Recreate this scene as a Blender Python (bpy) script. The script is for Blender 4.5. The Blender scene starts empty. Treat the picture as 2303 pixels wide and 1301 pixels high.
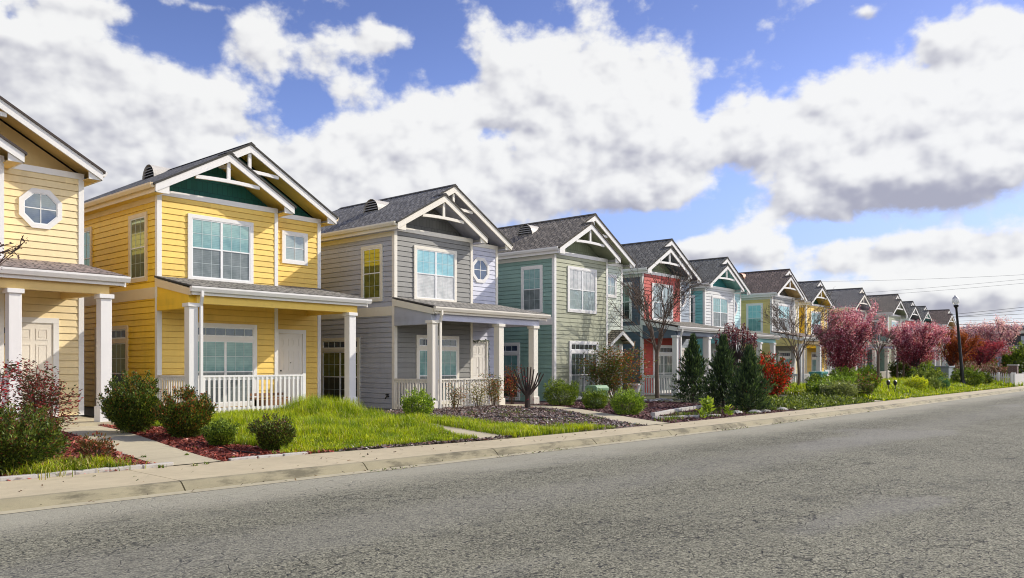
import bpy, math, random
import numpy as np
sc = bpy.context.scene
col = sc.collection
rnd = random.Random(7)
nrg = np.random.default_rng(11)
PI = math.pi

# ------------------------------------------------------------------ helpers
def tag(o, label=None, cat=None, group=None, kind=None):
    if label: o['label'] = label
    if cat: o['category'] = cat
    if group: o['group'] = group
    if kind: o['kind'] = kind
    return o

def empty(name, loc=(0, 0, 0), rz=0.0):
    o = bpy.data.objects.new(name, None)
    o.empty_display_size = 0.2
    col.objects.link(o)
    o.location = loc
    o.rotation_euler = (0, 0, rz)
    return o

def link_mesh(name, me, parent=None, loc=None):
    o = bpy.data.objects.new(name, me)
    col.objects.link(o)
    if parent is not None: o.parent = parent
    if loc is not None: o.location = loc
    return o

class MB:
    """collects faces, builds one mesh object"""
    def __init__(s, xf=None):
        s.v = []; s.f = []; s.uv = []; s.mi = []; s.xf = xf
    def poly(s, pts, uv=None, mi=0):
        if s.xf: pts = [s.xf(*p) for p in pts]
        i = len(s.v)
        s.v.extend([tuple(p) for p in pts])
        s.f.append(tuple(range(i, i + len(pts))))
        s.uv.append(uv if uv else [(p[0] + p[1], p[2]) for p in pts])
        s.mi.append(mi)
    def box(s, x0, x1, y0, y1, z0, z1, mi=0):
        a = [(x0, y0, z0), (x1, y0, z0), (x1, y1, z0), (x0, y1, z0), (x0, y0, z1), (x1, y0, z1), (x1, y1, z1), (x0, y1, z1)]
        for q in ((0, 3, 2, 1), (4, 5, 6, 7), (0, 1, 5, 4), (1, 2, 6, 5), (2, 3, 7, 6), (3, 0, 4, 7)):
            s.poly([a[k] for k in q], mi=mi)
    def slab(s, top, t, uv=None, mi=0, mi_side=None):
        """polygon 'top' with vertical thickness t below"""
        lo = [(p[0], p[1], p[2] - t) for p in top]
        s.poly(top, uv, mi)
        ms = mi if mi_side is None else mi_side
        s.poly(lo[::-1], None, ms)
        n = len(top)
        for i in range(n):
            j = (i + 1) % n
            s.poly([top[i], lo[i], lo[j], top[j]], None, ms)
    def prism(s, poly, axis, a, b, mi=0):
        """poly: list of 2D points, extruded along axis ('x','y','z') from a to b"""
        def P(p, t):
            return {'x': (t, p[0], p[1]), 'y': (p[0], t, p[1]), 'z': (p[0], p[1], t)}[axis]
        A = [P(p, a) for p in poly]; B = [P(p, b) for p in poly]
        s.poly(A[::-1], mi=mi); s.poly(B, mi=mi)
        n = len(poly)
        for i in range(n):
            j = (i + 1) % n
            s.poly([A[i], A[j], B[j], B[i]], mi=mi)
    def beam(s, p0, p1, w, h, mi=0):
        p0 = np.array(p0, float); p1 = np.array(p1, float)
        d = p1 - p0; d /= np.linalg.norm(d)
        up = np.array((0, 0, 1.0))
        if abs(d[2]) > .95: up = np.array((0, 1.0, 0))
        r = np.cross(d, up); r /= np.linalg.norm(r); u = np.cross(r, d)
        c = [(-1, -1), (1, -1), (1, 1), (-1, 1)]
        A = [tuple(p0 + r * w / 2 * a + u * h / 2 * b) for a, b in c]
        B = [tuple(p1 + r * w / 2 * a + u * h / 2 * b) for a, b in c]
        s.poly(A[::-1], mi=mi); s.poly(B, mi=mi)
        for i in range(4):
            j = (i + 1) % 4
            s.poly([A[i], A[j], B[j], B[i]], mi=mi)
    def tube(s, pts, rad, n=6, cap=True, mi=0):
        P = [np.array(p, float) for p in pts]
        rings = []
        ref = np.array((0.31, 0.87, 0.37))
        for i, p in enumerate(P):
            d = (P[min(i + 1, len(P) - 1)] - P[max(i - 1, 0)])
            d /= (np.linalg.norm(d) + 1e-9)
            a = np.cross(d, ref); a /= (np.linalg.norm(a) + 1e-9); b = np.cross(d, a)
            r = rad[i] if hasattr(rad, '__len__') else rad
            rings.append([p + r * (math.cos(2 * PI * k / n) * a + math.sin(2 * PI * k / n) * b) for k in range(n)])
        base = len(s.v)
        for R in rings:
            for q in R:
                s.v.append(tuple(s.xf(*q)) if s.xf else tuple(q))
        L = 0
        for i in range(len(P) - 1):
            for k in range(n):
                k2 = (k + 1) % n
                s.f.append((base + i * n + k, base + i * n + k2, base + (i + 1) * n + k2, base + (i + 1) * n + k))
                s.uv.append([(k / n, i), (k2 / n, i), (k2 / n, i + 1), (k / n, i + 1)]); s.mi.append(mi)
        if cap:
            for i in (0, len(P) - 1):
                s.f.append(tuple(base + i * n + k for k in range(n))); s.uv.append([(0, 0)] * n); s.mi.append(mi)
    def lathe(s, prof, n=16, c=(0, 0, 0), mi=0):
        base = len(s.v)
        for r, z in prof:
            for k in range(n):
                q = (c[0] + r * math.cos(2 * PI * k / n), c[1] + r * math.sin(2 * PI * k / n), c[2] + z)
                s.v.append(tuple(s.xf(*q)) if s.xf else q)
        for i in range(len(prof) - 1):
            for k in range(n):
                k2 = (k + 1) % n
                s.f.append((base + i * n + k, base + i * n + k2, base + (i + 1) * n + k2, base + (i + 1) * n + k))
                s.uv.append([(k / n, i), (k2 / n, i), (k2 / n, i + 1), (k / n, i + 1)]); s.mi.append(mi)
        for i in (0, len(prof) - 1):
            s.f.append(tuple(base + i * n + k for k in range(n))); s.uv.append([(0, 0)] * n); s.mi.append(mi)
    def build(s, name, mats, parent=None, smooth=False, loc=None, bevel=0):
        me = bpy.data.meshes.new(name)
        me.from_pydata(s.v, [], s.f)
        uvl = me.uv_layers.new(name='UVMap')
        flat = [c for u in s.uv for p in u for c in p]
        uvl.data.foreach_set('uv', flat)
        if not isinstance(mats, (list, tuple)): mats = [mats]
        for m in mats: me.materials.append(m)
        if len(mats) > 1: me.polygons.foreach_set('material_index', s.mi)
        if smooth: me.polygons.foreach_set('use_smooth', [True] * len(s.f))
        me.update()
        o = link_mesh(name, me, parent, loc)
        if bevel:
            import bmesh
            bm = bmesh.new(); bm.from_mesh(me); bmesh.ops.remove_doubles(bm, verts=bm.verts, dist=1e-5)
            bmesh.ops.recalc_face_normals(bm, faces=bm.faces); bm.to_mesh(me); bm.free()
            md = o.modifiers.new('bevel', 'BEVEL'); md.width = bevel; md.segments = 2; md.limit_method = 'ANGLE'
        return o

# ------------------------------------------------------------------ materials
class NT:
    def __init__(s, tree): s.t = tree; s.n = tree.nodes; s.l = tree.links
    def new(s, ty, **kw):
        n = s.n.new(ty)
        for k, v in kw.items(): setattr(n, k, v)
        return n
    def link(s, a, b): s.l.new(a, b)
    def put(s, inp, v):
        if isinstance(v, bpy.types.NodeSocket): s.l.new(v, inp)
        else: inp.default_value = v
    def M(s, op, a, b=None, c=None, clamp=False):
        n = s.new('ShaderNodeMath', operation=op); n.use_clamp = clamp
        s.put(n.inputs[0], a)
        if b is not None: s.put(n.inputs[1], b)
        if c is not None: s.put(n.inputs[2], c)
        return n.outputs[0]
    def mix(s, f, a, b, blend='MIX'):
        n = s.new('ShaderNodeMix', data_type='RGBA', blend_type=blend)
        s.put(n.inputs[0], f)
        s.put(n.inputs[6], a if isinstance(a, bpy.types.NodeSocket) else (*a[:3], 1))
        s.put(n.inputs[7], b if isinstance(b, bpy.types.NodeSocket) else (*b[:3], 1))
        return n.outputs[2]
    def noise(s, scale, detail=4, rough=.55, vec=None, dist=0.0):
        n = s.new('ShaderNodeTexNoise'); n.inputs['Scale'].default_value = scale
        n.inputs['Detail'].default_value = detail; n.inputs['Roughness'].default_value = rough
        n.inputs['Distortion'].default_value = dist
        if vec is not None: s.link(vec, n.inputs['Vector'])
        return n.outputs[0]
    def ramp(s, f, lo, hi, a=0.0, b=1.0):
        n = s.new('ShaderNodeMapRange'); n.interpolation_type = 'SMOOTHSTEP'
        s.put(n.inputs[0], f); n.inputs[1].default_value = lo; n.inputs[2].default_value = hi
        n.inputs[3].default_value = a; n.inputs[4].default_value = b
        return n.outputs[0]
    def scalev(s, vec, sx, sy, sz):
        n = s.new('ShaderNodeMapping'); s.link(vec, n.inputs[0]); n.inputs['Scale'].default_value = (sx, sy, sz)
        return n.outputs[0]

def new_mat(name):
    m = bpy.data.materials.new(name); m.use_nodes = True
    t = NT(m.node_tree); t.n.clear()
    out = t.new('ShaderNodeOutputMaterial'); b = t.new('ShaderNodeBsdfPrincipled')
    t.link(b.outputs[0], out.inputs[0])
    t.obj = t.new('ShaderNodeTexCoord').outputs['Object']
    t.out = out; t.b = b
    return m, t

MATS = {}
def cached(f):
    def g(*a):
        k = (f.__name__,) + a
        if k not in MATS: MATS[k] = f(*a)
        return MATS[k]
    return g

def bump(t, h, strength, dist):
    n = t.new('ShaderNodeBump'); n.inputs['Strength'].default_value = strength; n.inputs['Distance'].default_value = dist
    t.link(h, n.inputs['Height']); t.link(n.outputs[0], t.b.inputs['Normal'])

@cached
def paint(c, var=.12, rough=.55, grime=.25, board=False):
    m, t = new_mat('paint')
    n1 = t.noise(1.3, 5, .6, t.obj)
    n2 = t.noise(9, 4, .6, t.scalev(t.obj, 1, 1, .18))
    f = t.M('ADD', t.M('MULTIPLY', n1, var * 1.6), t.M('MULTIPLY', n2, var))
    v = t.M('SUBTRACT', 1 + var * 1.1, f)
    c1 = t.mix(1.0, c, v, 'MULTIPLY')
    if board:
        uvs = t.new('ShaderNodeSeparateXYZ'); t.link(t.new('ShaderNodeTexCoord').outputs['UV'], uvs.inputs[0])
        row = t.M('FLOOR', t.M('MULTIPLY', t.M('ADD', uvs.outputs[1], .39), 1 / .172))
        seg = t.M('FLOOR', t.M('MULTIPLY_ADD', row, 1.37, t.M('MULTIPLY', uvs.outputs[0], .27)))
        wn = t.new('ShaderNodeTexWhiteNoise', noise_dimensions='2D'); cb = t.new('ShaderNodeCombineXYZ'); t.link(row, cb.inputs[0]); t.link(seg, cb.inputs[1]); t.link(cb.outputs[0], wn.inputs['Vector'])
        c1 = t.mix(1.0, c1, t.M('MULTIPLY_ADD', wn.outputs[0], .13, .93), 'MULTIPLY')
    g = t.ramp(t.noise(2.2, 6, .7, t.scalev(t.obj, 1, 1, .35)), .50, .78, 0, grime)
    c2 = t.mix(g, c1, tuple(x * .55 for x in c))
    t.link(c2, t.b.inputs['Base Color'])
    t.b.inputs['Roughness'].default_value = rough
    bump(t, t.noise(40, 4, .6, t.scalev(t.obj, .5, .5, 4)), .25, .004)
    return m

@cached
def plain(c, rough=.6, metal=0.0):
    m, t = new_mat('plain')
    n = t.noise(14, 4, .6, t.obj)
    cc = t.mix(1.0, c, t.M('MULTIPLY_ADD', n, .35, .82), 'MULTIPLY')
    t.link(cc, t.b.inputs['Base Color'])
    t.b.inputs['Roughness'].default_value = rough; t.b.inputs['Metallic'].default_value = metal
    return m

@cached
def gable_paint(c):
    m, t = new_mat('shingle_panel')
    uv = t.new('ShaderNodeTexCoord').outputs['UV']
    br = t.new('ShaderNodeTexBrick'); t.link(uv, br.inputs['Vector'])
    br.inputs['Color1'].default_value = (*[x * 1.05 for x in c], 1); br.inputs['Color2'].default_value = (*[x * .85 for x in c], 1)
    br.inputs['Mortar'].default_value = (*[x * .5 for x in c], 1)
    br.inputs['Scale'].default_value = 1; br.inputs['Brick Width'].default_value = .16; br.inputs['Row Height'].default_value = .3
    br.inputs['Mortar Size'].default_value = .006
    t.link(br.outputs[0], t.b.inputs['Base Color']); t.b.inputs['Roughness'].default_value = .65
    bump(t, br.outputs['Fac'], -.5, .01)
    return m

@cached
def shingles(c):
    m, t = new_mat('shingles')
    uv = t.new('ShaderNodeTexCoord').outputs['UV']
    br = t.new('ShaderNodeTexBrick'); t.link(uv, br.inputs['Vector'])
    br.offset = .37; br.offset_frequency = 2; br.squash = .7; br.squash_frequency = 3
    br.inputs['Color1'].default_value = (*[x * 4.0 for x in c], 1); br.inputs['Color2'].default_value = (*[x * 2.1 for x in c], 1)
    br.inputs['Mortar'].default_value = (*[x * .15 for x in c], 1)
    br.inputs['Scale'].default_value = 1; br.inputs['Brick Width'].default_value = .26; br.inputs['Row Height'].default_value = .15
    br.inputs['Mortar Size'].default_value = .019; br.inputs['Bias'].default_value = 0
    n = t.noise(1.1, 5, .65, t.scalev(t.obj, 1, .6, 1)); n2 = t.noise(60, 3, .7, t.obj)
    c1 = t.mix(1.0, br.outputs[0], t.M('MULTIPLY_ADD', n, .5, .75), 'MULTIPLY')
    c2 = t.mix(1.0, c1, t.M('MULTIPLY_ADD', n2, 1.2, .4), 'MULTIPLY')
    t.link(c2, t.b.inputs['Base Color']); t.b.inputs['Roughness'].default_value = .95
    h = t.M('SUBTRACT', t.M('MULTIPLY', n2, .4), br.outputs['Fac'])
    bump(t, h, .9, .012)
    return m

@cached
def glass(top, bot, refl, fk=.8, tint=(.86, .97, .95)):
    """window pane over closed blinds, reflecting like double glazing"""
    m, t = new_mat('pane')
    uv = t.new('ShaderNodeTexCoord').outputs['UV']
    w = t.new('ShaderNodeTexWave', wave_type='BANDS', bands_direction='Y', wave_profile='SAW')
    t.link(uv, w.inputs['Vector']); w.inputs['Scale'].default_value = 6.3; w.inputs['Distortion'].default_value = 0
    sl = t.ramp(w.outputs[1], 0, .5, .80, 1.03)
    n = t.noise(2.6, 4, .6, t.obj)
    c0 = t.mix(t.ramp(n, .35, .65), top, bot)
    c1 = t.mix(1.0, c0, sl, 'MULTIPLY')
    t.link(c1, t.b.inputs['Base Color']); t.b.inputs['Roughness'].default_value = .35
    gl = t.new('ShaderNodeBsdfGlossy'); gl.inputs['Roughness'].default_value = .015
    gl.inputs['Color'].default_value = (*tint, 1)
    bp = t.new('ShaderNodeBump'); bp.inputs['Strength'].default_value = .06; bp.inputs['Distance'].default_value = .02
    t.link(t.noise(1.6, 2, .5, t.obj), bp.inputs['Height']); t.link(bp.outputs[0], gl.inputs['Normal'])
    fr = t.new('ShaderNodeFresnel'); fr.inputs[0].default_value = 1.5
    ms = t.new('ShaderNodeMixShader')
    t.link(t.M('MULTIPLY_ADD', fr.outputs[0], fk, refl, clamp=True), ms.inputs[0])
    t.link(t.b.outputs[0], ms.inputs[1]); t.link(gl.outputs[0], ms.inputs[2]); t.link(ms.outputs[0], t.out.inputs[0])
    return m

@cached
def leaf_mat(trans, rough=.5):
    m, t = new_mat('leaf')
    a = t.new('ShaderNodeAttribute', attribute_name='tint').outputs['Color']
    t.link(a, t.b.inputs['Base Color']); t.b.inputs['Roughness'].default_value = rough
    t.b.inputs['Specular IOR Level'].default_value = .35
    tr = t.new('ShaderNodeBsdfTranslucent'); t.link(t.mix(1.0, a, (1.25, 1.2, .7), 'MULTIPLY'), tr.inputs[0])
    ms = t.new('ShaderNodeMixShader'); ms.inputs[0].default_value = trans
    t.link(t.b.outputs[0], ms.inputs[1]); t.link(tr.outputs[0], ms.inputs[2]); t.link(ms.outputs[0], t.out.inputs[0])
    return m

@cached
def bark(c):
    m, t = new_mat('bark')
    n = t.noise(22, 5, .65, t.scalev(t.obj, 1, 1, .3))
    t.link(t.mix(1.0, c, t.M('MULTIPLY_ADD', n, 1.3, .35), 'MULTIPLY'), t.b.inputs['Base Color'])
    t.b.inputs['Roughness'].default_value = .85
    bump(t, n, .6, .01)
    return m

def concrete_mat(c, name='concrete', stain=.5, cover=.52):
    m, t = new_mat(name)
    n1 = t.noise(.9, 6, .62, t.obj); n2 = t.noise(7, 5, .7, t.scalev(t.obj, .6, 1, 1.5)); n3 = t.noise(110, 3, .7, t.obj)
    v = t.M('MULTIPLY_ADD', n1, .5, .72)
    v = t.M('MULTIPLY', v, t.M('MULTIPLY_ADD', n2, .3, .86)); v = t.M('MULTIPLY', v, t.M('MULTIPLY_ADD', n3, .5, .75))
    c1 = t.mix(1.0, c, v, 'MULTIPLY')
    s = t.ramp(t.noise(2.4, 7, .7, t.scalev(t.obj, .5, 1, 2)), cover, cover + .18, 0, stain)
    t.link(t.mix(s, c1, tuple(x * .45 for x in c)), t.b.inputs['Base Color'])
    t.b.inputs['Roughness'].default_value = .9
    bump(t, n3, .3, .004)
    return m

def chips_ground(c1, c2, name):
    m, t = new_mat(name)
    v = t.new('ShaderNodeTexVoronoi'); v.inputs['Scale'].default_value = 26; t.link(t.scalev(t.obj, 1, 1, 1), v.inputs['Vector'])
    n = t.noise(1.5, 5, .6, t.obj)
    r = t.new('ShaderNodeSeparateColor'); t.link(v.outputs['Color'], r.inputs[0])
    t.link(t.mix(1.0, t.mix(r.outputs[0], c1, c2), t.M('MULTIPLY_ADD', n, .8, .55), 'MULTIPLY'), t.b.inputs['Base Color'])
    t.b.inputs['Roughness'].default_value = .9
    bump(t, v.outputs['Distance'], .8, .03)
    return m

# ------------------------------------------------------------------ ground shape
CX = [-30, 3.17, 8.3, 14, 20, 30, 40, 57, 160]; CY = [12.2, 10.6, 10.25, 9.92, 9.68, 9.5, 9.47, 9.36, 8.9]
WX = [-30, 3, 8, 11, 12.3, 18, 40, 160]; WY = [1.75, 1.7, 1.75, 1.45, 1.3, 1.2, 1.2, 1.2]
def Yc(X): return np.interp(X, CX, CY)
def Yb(X): return Yc(X) + np.interp(X, WX, WY)
def sm(t):
    t = np.clip(t, 0, 1); return t * t * (3 - 2 * t)
def gh(X, Y):
    zh = np.interp(X, [0, 6, 12, 20, 28, 60, 90], [.29, .30, .29, .27, .22, .3, .4])
    d = Y - Yb(X)
    return .13 + (zh - .13) * sm(d / 6.) + .3 * sm((X - 33) / 9) * sm(d / 2.2) * (1 - sm((d - 4.5) / 3))

# ------------------------------------------------------------------ camera
TH = .71529
cam = bpy.data.cameras.new('camera'); co = bpy.data.objects.new('camera', cam); col.objects.link(co)
co.location = (0, 0, 1.7); co.rotation_euler = (PI / 2, 0, TH - PI / 2)
cam.sensor_width = 36; cam.lens = 1814.4 / 2303 * 36; cam.shift_y = (820.24 - 650.5) / 2303
cam.clip_end = 3000; cam.clip_start = .1
sc.camera = co

# ------------------------------------------------------------------ light and sky
SUN = np.array((1.6, -.74, 1.18)); SUN /= np.linalg.norm(SUN)
sl = bpy.data.lights.new('sun', 'SUN'); sl.energy = 5.0; sl.angle = math.radians(.55); sl.color = (1.0, .93, .82)
so = bpy.data.objects.new('sun', sl); col.objects.link(so)
from mathutils import Vector
so.rotation_euler = Vector(SUN).to_track_quat('Z', 'Y').to_euler()
so.location = (30, -20, 40)

W = bpy.data.worlds.new('World'); sc.world = W; W.use_nodes = True
t = NT(W.node_tree); t.n.clear()
wout = t.new('ShaderNodeOutputWorld'); bg = t.new('ShaderNodeBackground'); t.link(bg.outputs[0], wout.inputs[0])
bg.inputs[1].default_value = .1
sky = t.new('ShaderNodeTexSky', sky_type='NISHITA'); sky.sun_disc = False
sky.sun_elevation = math.asin(SUN[2]); sky.sun_rotation = math.atan2(SUN[0], SUN[1])
sky.air_density = 1.0; sky.dust_density = .4; sky.ozone_density = 2.5
hs = t.new('ShaderNodeHueSaturation'); hs.inputs['Saturation'].default_value = 1.03; hs.inputs['Value'].default_value = 1.0; hs.inputs['Hue'].default_value = .506
t.link(t.mix(1.0, sky.outputs[0], (1.45, 1.38, 1.72), 'MULTIPLY'), hs.inputs['Color'])
gen = t.new('ShaderNodeTexCoord').outputs['Generated']
sep = t.new('ShaderNodeSeparateXYZ'); t.link(gen, sep.inputs[0])
DEG = 180 / PI
AZ = t.M('MULTIPLY', t.M('ARCTAN2', sep.outputs[1], sep.outputs[0]), DEG)
EL = t.M('MULTIPLY', t.M('ARCSINE', t.M('MAXIMUM', t.M('MINIMUM', sep.outputs[2], .9999), -.9999)), DEG)
# cloud banks: azimuth, elevation, half width, half height (degrees), weight
BL = [(70.8, 15.8, 7.8, 4.8, .9), (63.5, 15.7, 6.2, 3.5, 0.8), (71.3, 19.4, 4.5, 1.5, 0.55), (57.9, 20.5, 3.2, 2.4, 0.8), (57.3, 12.3, 9.6, 3.0, 0.85), (49.8, 21.8, 2.9, 1.1, 0.75), (49.5, 14.8, 6.2, 2.9, 0.62), (42.0, 18.0, 5.4, 3.7, 1), (35.1, 19.1, 5.3, 3.4, 1.1), (30.7, 14.9, 4.0, 4.4, 1.05), (37.9, 12.7, 8.8, 2.1, 0.75), (68.7, 21.5, 4.2, 0.8, 0.6), (62.1, 22.5, 1.9, 0.5, 0.5), (13.1, 19.5, 1.2, 1.0, 0.8), (10.3, 19.4, 1.8, 1.4, 0.85), (17.1, 21.8, 0.9, 0.5, 0.6), (23.6, 15.0, 4.3, 2.5, 1.05), (15.9, 15.1, 6.0, 3.5, 1.1), (9.8, 15.6, 3.5, 4.3, 1.1), (17.0, 11.1, 8.7, 1.9, 0.9), (25.9, 7.6, 5.0, 1.5, 0.85), (28.3, 8.1, 3.3, 0.9, 0.5), (13.5, 7.2, 6.4, 1.5, 1.0), (11.4, 4.2, 7.5, 1.3, 1.0), (22, 4.6, 7, 1.0, .6), (45.8, 10.9, 8.8, 2.1, 0.75), (66.1, 11.8, 7.8, 2.5, 0.8), (54.1, 20.3, 1.5, 1.6, 0.5), (51.9, 18.6, 1.8, 1.4, 0.45),
      (62.9, 20.7, 2.4, 1.8, -0.7), (59.0, 18.3, 1.1, 1.4, -0.35), (55.3, 17.2, 2.0, 1.6, -0.75), (60.2, 14.7, 1.8, 0.8, -0.7), (45.4, 20.2, 1.9, 1.7, -0.75), (53.8, 22.8, 1.5, 1.0, -0.35), (25.9, 11.7, 2.1, 1.8, -0.55), (27.4, 17.0, 1.0, 1.7, -0.5), (31.0, 9.3, 3.4, 1.2, -0.75), (42.6, 16.1, 1.6, 0.6, -0.4), (19.4, 8.7, 3.3, 0.6, -0.6), (18.6, 5.7, 2.7, 0.5, -0.35), (72.9, 20.0, 0.9, 0.6, -0.5),
      (95, 18, 14, 8, .9), (120, 25, 14, 10, .9), (-30, 20, 16, 8, .9), (-75, 15, 25, 7, .9), (-120, 25, 20, 10, .8), (-150, 12, 20, 5, .8), (160, 16, 16, 6, .8)]
def VM(op, a, b=None, c=None):
    n = t.new('ShaderNodeVectorMath', operation=op)
    for i, v in enumerate((a, b, c)):
        if v is not None: t.put(n.inputs[i], v)
    return n.outputs['Value'] if op == 'DOT_PRODUCT' else n.outputs['Vector']
cv = t.new('ShaderNodeCombineXYZ'); t.link(AZ, cv.inputs[0]); t.link(EL, cv.inputs[1])
P = cv.outputs[0]
SH = (-.55, .8)     # towards the sun, degrees
f1 = None; df = None
for a, e, ra, re, w in BL:
    q = VM('MULTIPLY_ADD', P, (1 / ra, 1 / re, 0), (-a / ra, -e / re, 0))
    g = t.M('POWER', 2.71828 ** -1, VM('DOT_PRODUCT', q, q))
    f1 = t.M('MULTIPLY_ADD', g, w, 0.0 if f1 is None else f1)
    # change of the bank's density one step towards the sun
    k = VM('DOT_PRODUCT', q, (-2 * w * SH[0] / ra, -2 * w * SH[1] / re, 0))
    df = t.M('MULTIPLY_ADD', g, k, 0.0 if df is None else df)
f1 = t.M('MINIMUM', f1, 1.35)
def cloud_noise(off, det, bdet):
    v = VM('MULTIPLY_ADD', P, (.2, .27, 0), (off[0] * .2, off[1] * .27, 0))
    n = t.new('ShaderNodeTexNoise', noise_dimensions='2D'); n.inputs['Scale'].default_value = 1
    n.inputs['Detail'].default_value = det; n.inputs['Roughness'].default_value = .54
    t.link(v, n.inputs['Vector'])
    # cauliflower billows
    v2 = VM('MULTIPLY_ADD', P, (.62, .80, 0), (off[0] * .62 + 3.3, off[1] * .80 + 1.7, 0))
    vo = t.new('ShaderNodeTexVoronoi', voronoi_dimensions='2D', feature='SMOOTH_F1'); vo.normalize = True
    vo.inputs['Scale'].default_value = 1; vo.inputs['Detail'].default_value = bdet; vo.inputs['Roughness'].default_value = .55; vo.inputs['Smoothness'].default_value = .6
    wv_ = VM('MULTIPLY_ADD', n.outputs[1], (.9, .9, 0), v2); t.link(wv_, vo.inputs['Vector'])
    return t.M('MULTIPLY_ADD', t.M('SUBTRACT', .38, vo.outputs['Distance']), .34, n.outputs[0])
n1 = cloud_noise((0, 0), 8, 3); n1s = cloud_noise((0, 0), 3.5, 1.5); n2 = cloud_noise((SH[0] * 1.0, SH[1] * 1.0), 3.5, 1.5)
d1 = t.M('MULTIPLY_ADD', t.M('SUBTRACT', n1, .5), 1.75, f1)
dd = t.M('MULTIPLY_ADD', t.M('SUBTRACT', n1s, n2), 1.15, t.M('MULTIPLY', df, -.55))
alpha = t.ramp(d1, .24, .70)
# shaded undersides of the thicker banks
DK = [(12.9, 10.5, 6.4, 1.6, 0.6), (19.9, 10.8, 3.6, 1.1, 0.25), (11.4, 7.5, 5.3, 0.8, 0.35), (65.3, 14.2, 8.5, 3.2, 0.34), (69.1, 18.2, 5.5, 1.5, 0.24), (36.3, 12.8, 8.5, 1.9, 0.30), (48.9, 11.4, 7.7, 1.5, 0.14), (12.2, 3.3, 4.8, 0.8, 0.2)]
dk = None
for a, e, ra, re, w in DK:
    q = VM('MULTIPLY_ADD', P, (1 / ra, 1 / re, 0), (-a / ra, -e / re, 0))
    dk = t.M('MULTIPLY_ADD', t.M('POWER', 2.71828 ** -1, VM('DOT_PRODUCT', q, q)), w, 0.0 if dk is None else dk)
li = t.M('MULTIPLY_ADD', dd, 1.2, .80)
li = t.M('MULTIPLY_ADD', t.M('SUBTRACT', n1s, .5), .22, li)
li = t.M('SUBTRACT', li, t.M('MULTIPLY', dk, .85), clamp=True)
lit = t.ramp(li, .0, .95)
ccol = t.mix(lit, (4.1, 4.15, 5.0), (9.4, 9.4, 9.3))
# clouds away from the view are brightened as added fill light for the facades
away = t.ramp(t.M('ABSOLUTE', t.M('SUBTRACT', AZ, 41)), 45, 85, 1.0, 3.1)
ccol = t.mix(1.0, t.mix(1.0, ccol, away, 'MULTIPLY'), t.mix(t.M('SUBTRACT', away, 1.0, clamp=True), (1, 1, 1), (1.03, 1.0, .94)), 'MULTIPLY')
skyb = t.mix(1.0, hs.outputs[0], t.M('MULTIPLY', t.ramp(EL, 1, 13, .68, 1.0), t.ramp(EL, 13, 26, 1.0, .82)), 'MULTIPLY')
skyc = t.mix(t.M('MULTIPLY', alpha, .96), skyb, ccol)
hz = t.ramp(EL, -3, 5, .45, 0)
W.cycles.sampling_method = 'MANUAL'; W.cycles.sample_map_resolution = 512
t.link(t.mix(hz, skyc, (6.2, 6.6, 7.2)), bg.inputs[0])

sc.view_settings.view_transform = 'Standard'; sc.view_settings.look = 'None'; sc.view_settings.exposure = 0
sc.render.engine = 'CYCLES'
sc.cycles.max_bounces = 6; sc.cycles.diffuse_bounces = 3; sc.cycles.glossy_bounces = 3; sc.cycles.transparent_max_bounces = 6
sc.cycles.use_denoising = True
sc.cycles.filter_width = 1.05
# ------------------------------------------------------------------ the street
def strip(name, prof, mats, segs, kind='structure', gap=.012, label=None):
    """extrude a (dY, z) profile along the kerb line, one piece per slab"""
    mb = MB()
    for xa, xb in segs:
        n = max(1, int((xb - xa) / 1.0))
        xs = np.linspace(xa + gap / 2, xb - gap / 2, n + 1)
        def pt(x, p):
            w = np.interp(x, WX, WY) / 1.2 if p[2] else 1.0
            return (x, float(Yc(x)) + p[0] * w, p[1])
        for i in range(n):
            for j in range(len(prof) - 1):
                mb.poly([pt(xs[i], prof[j]), pt(xs[i + 1], prof[j]), pt(xs[i + 1], prof[j + 1]), pt(xs[i], prof[j + 1])],
                        [(xs[i], prof[j][0]), (xs[i + 1], prof[j][0]), (xs[i + 1], prof[j + 1][0]), (xs[i], prof[j + 1][0])])
        if gap > 0:
            for x in (xs[0], xs[-1]):
                mb.poly([pt(x, p) for p in prof] + [pt(x, (prof[-1][0], -.05, prof[-1][2])), pt(x, (prof[0][0], -.05, 0))])
    return tag(mb.build(name, mats), kind=kind)

joints = [-24.18 + 2.95 * i for i in range(0, 60)]
segs = list(zip(joints[:-1], joints[1:]))
m_walk = concrete_mat((.50, .425, .275), 'sidewalk_concrete', .3, .55)
m_curb = concrete_mat((.30, .265, .165), 'kerb_concrete', 1.0, .46)
m_gut = concrete_mat((.45, .40, .265), 'gutter_concrete', .5)
m_path = concrete_mat((.50, .44, .295), 'path_concrete', .25)
strip('kerb', [(.0, .0, 0), (.03, .03, 0), (.09, .085, 0), (.13, .112, 0), (.19, .12, 0)], m_curb, segs, gap=.02)
strip('sidewalk', [(.19, .12, 0), (.7, .125, 0), (1.2, .13, 1)], m_walk, segs, gap=.012)
strip('gutter', [(-.30, .012, 0), (0, .0, 0)], m_gut, segs, gap=.008)
# bed under slabs so joints read dark
mb = MB(); mb.poly([(-30, 8, -.06), (160, 8, -.06), (160, 16, -.06), (-30, 16, -.06)])
tag(mb.build('subsoil', plain((.03, .025, .02), .95)), kind='structure')

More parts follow.
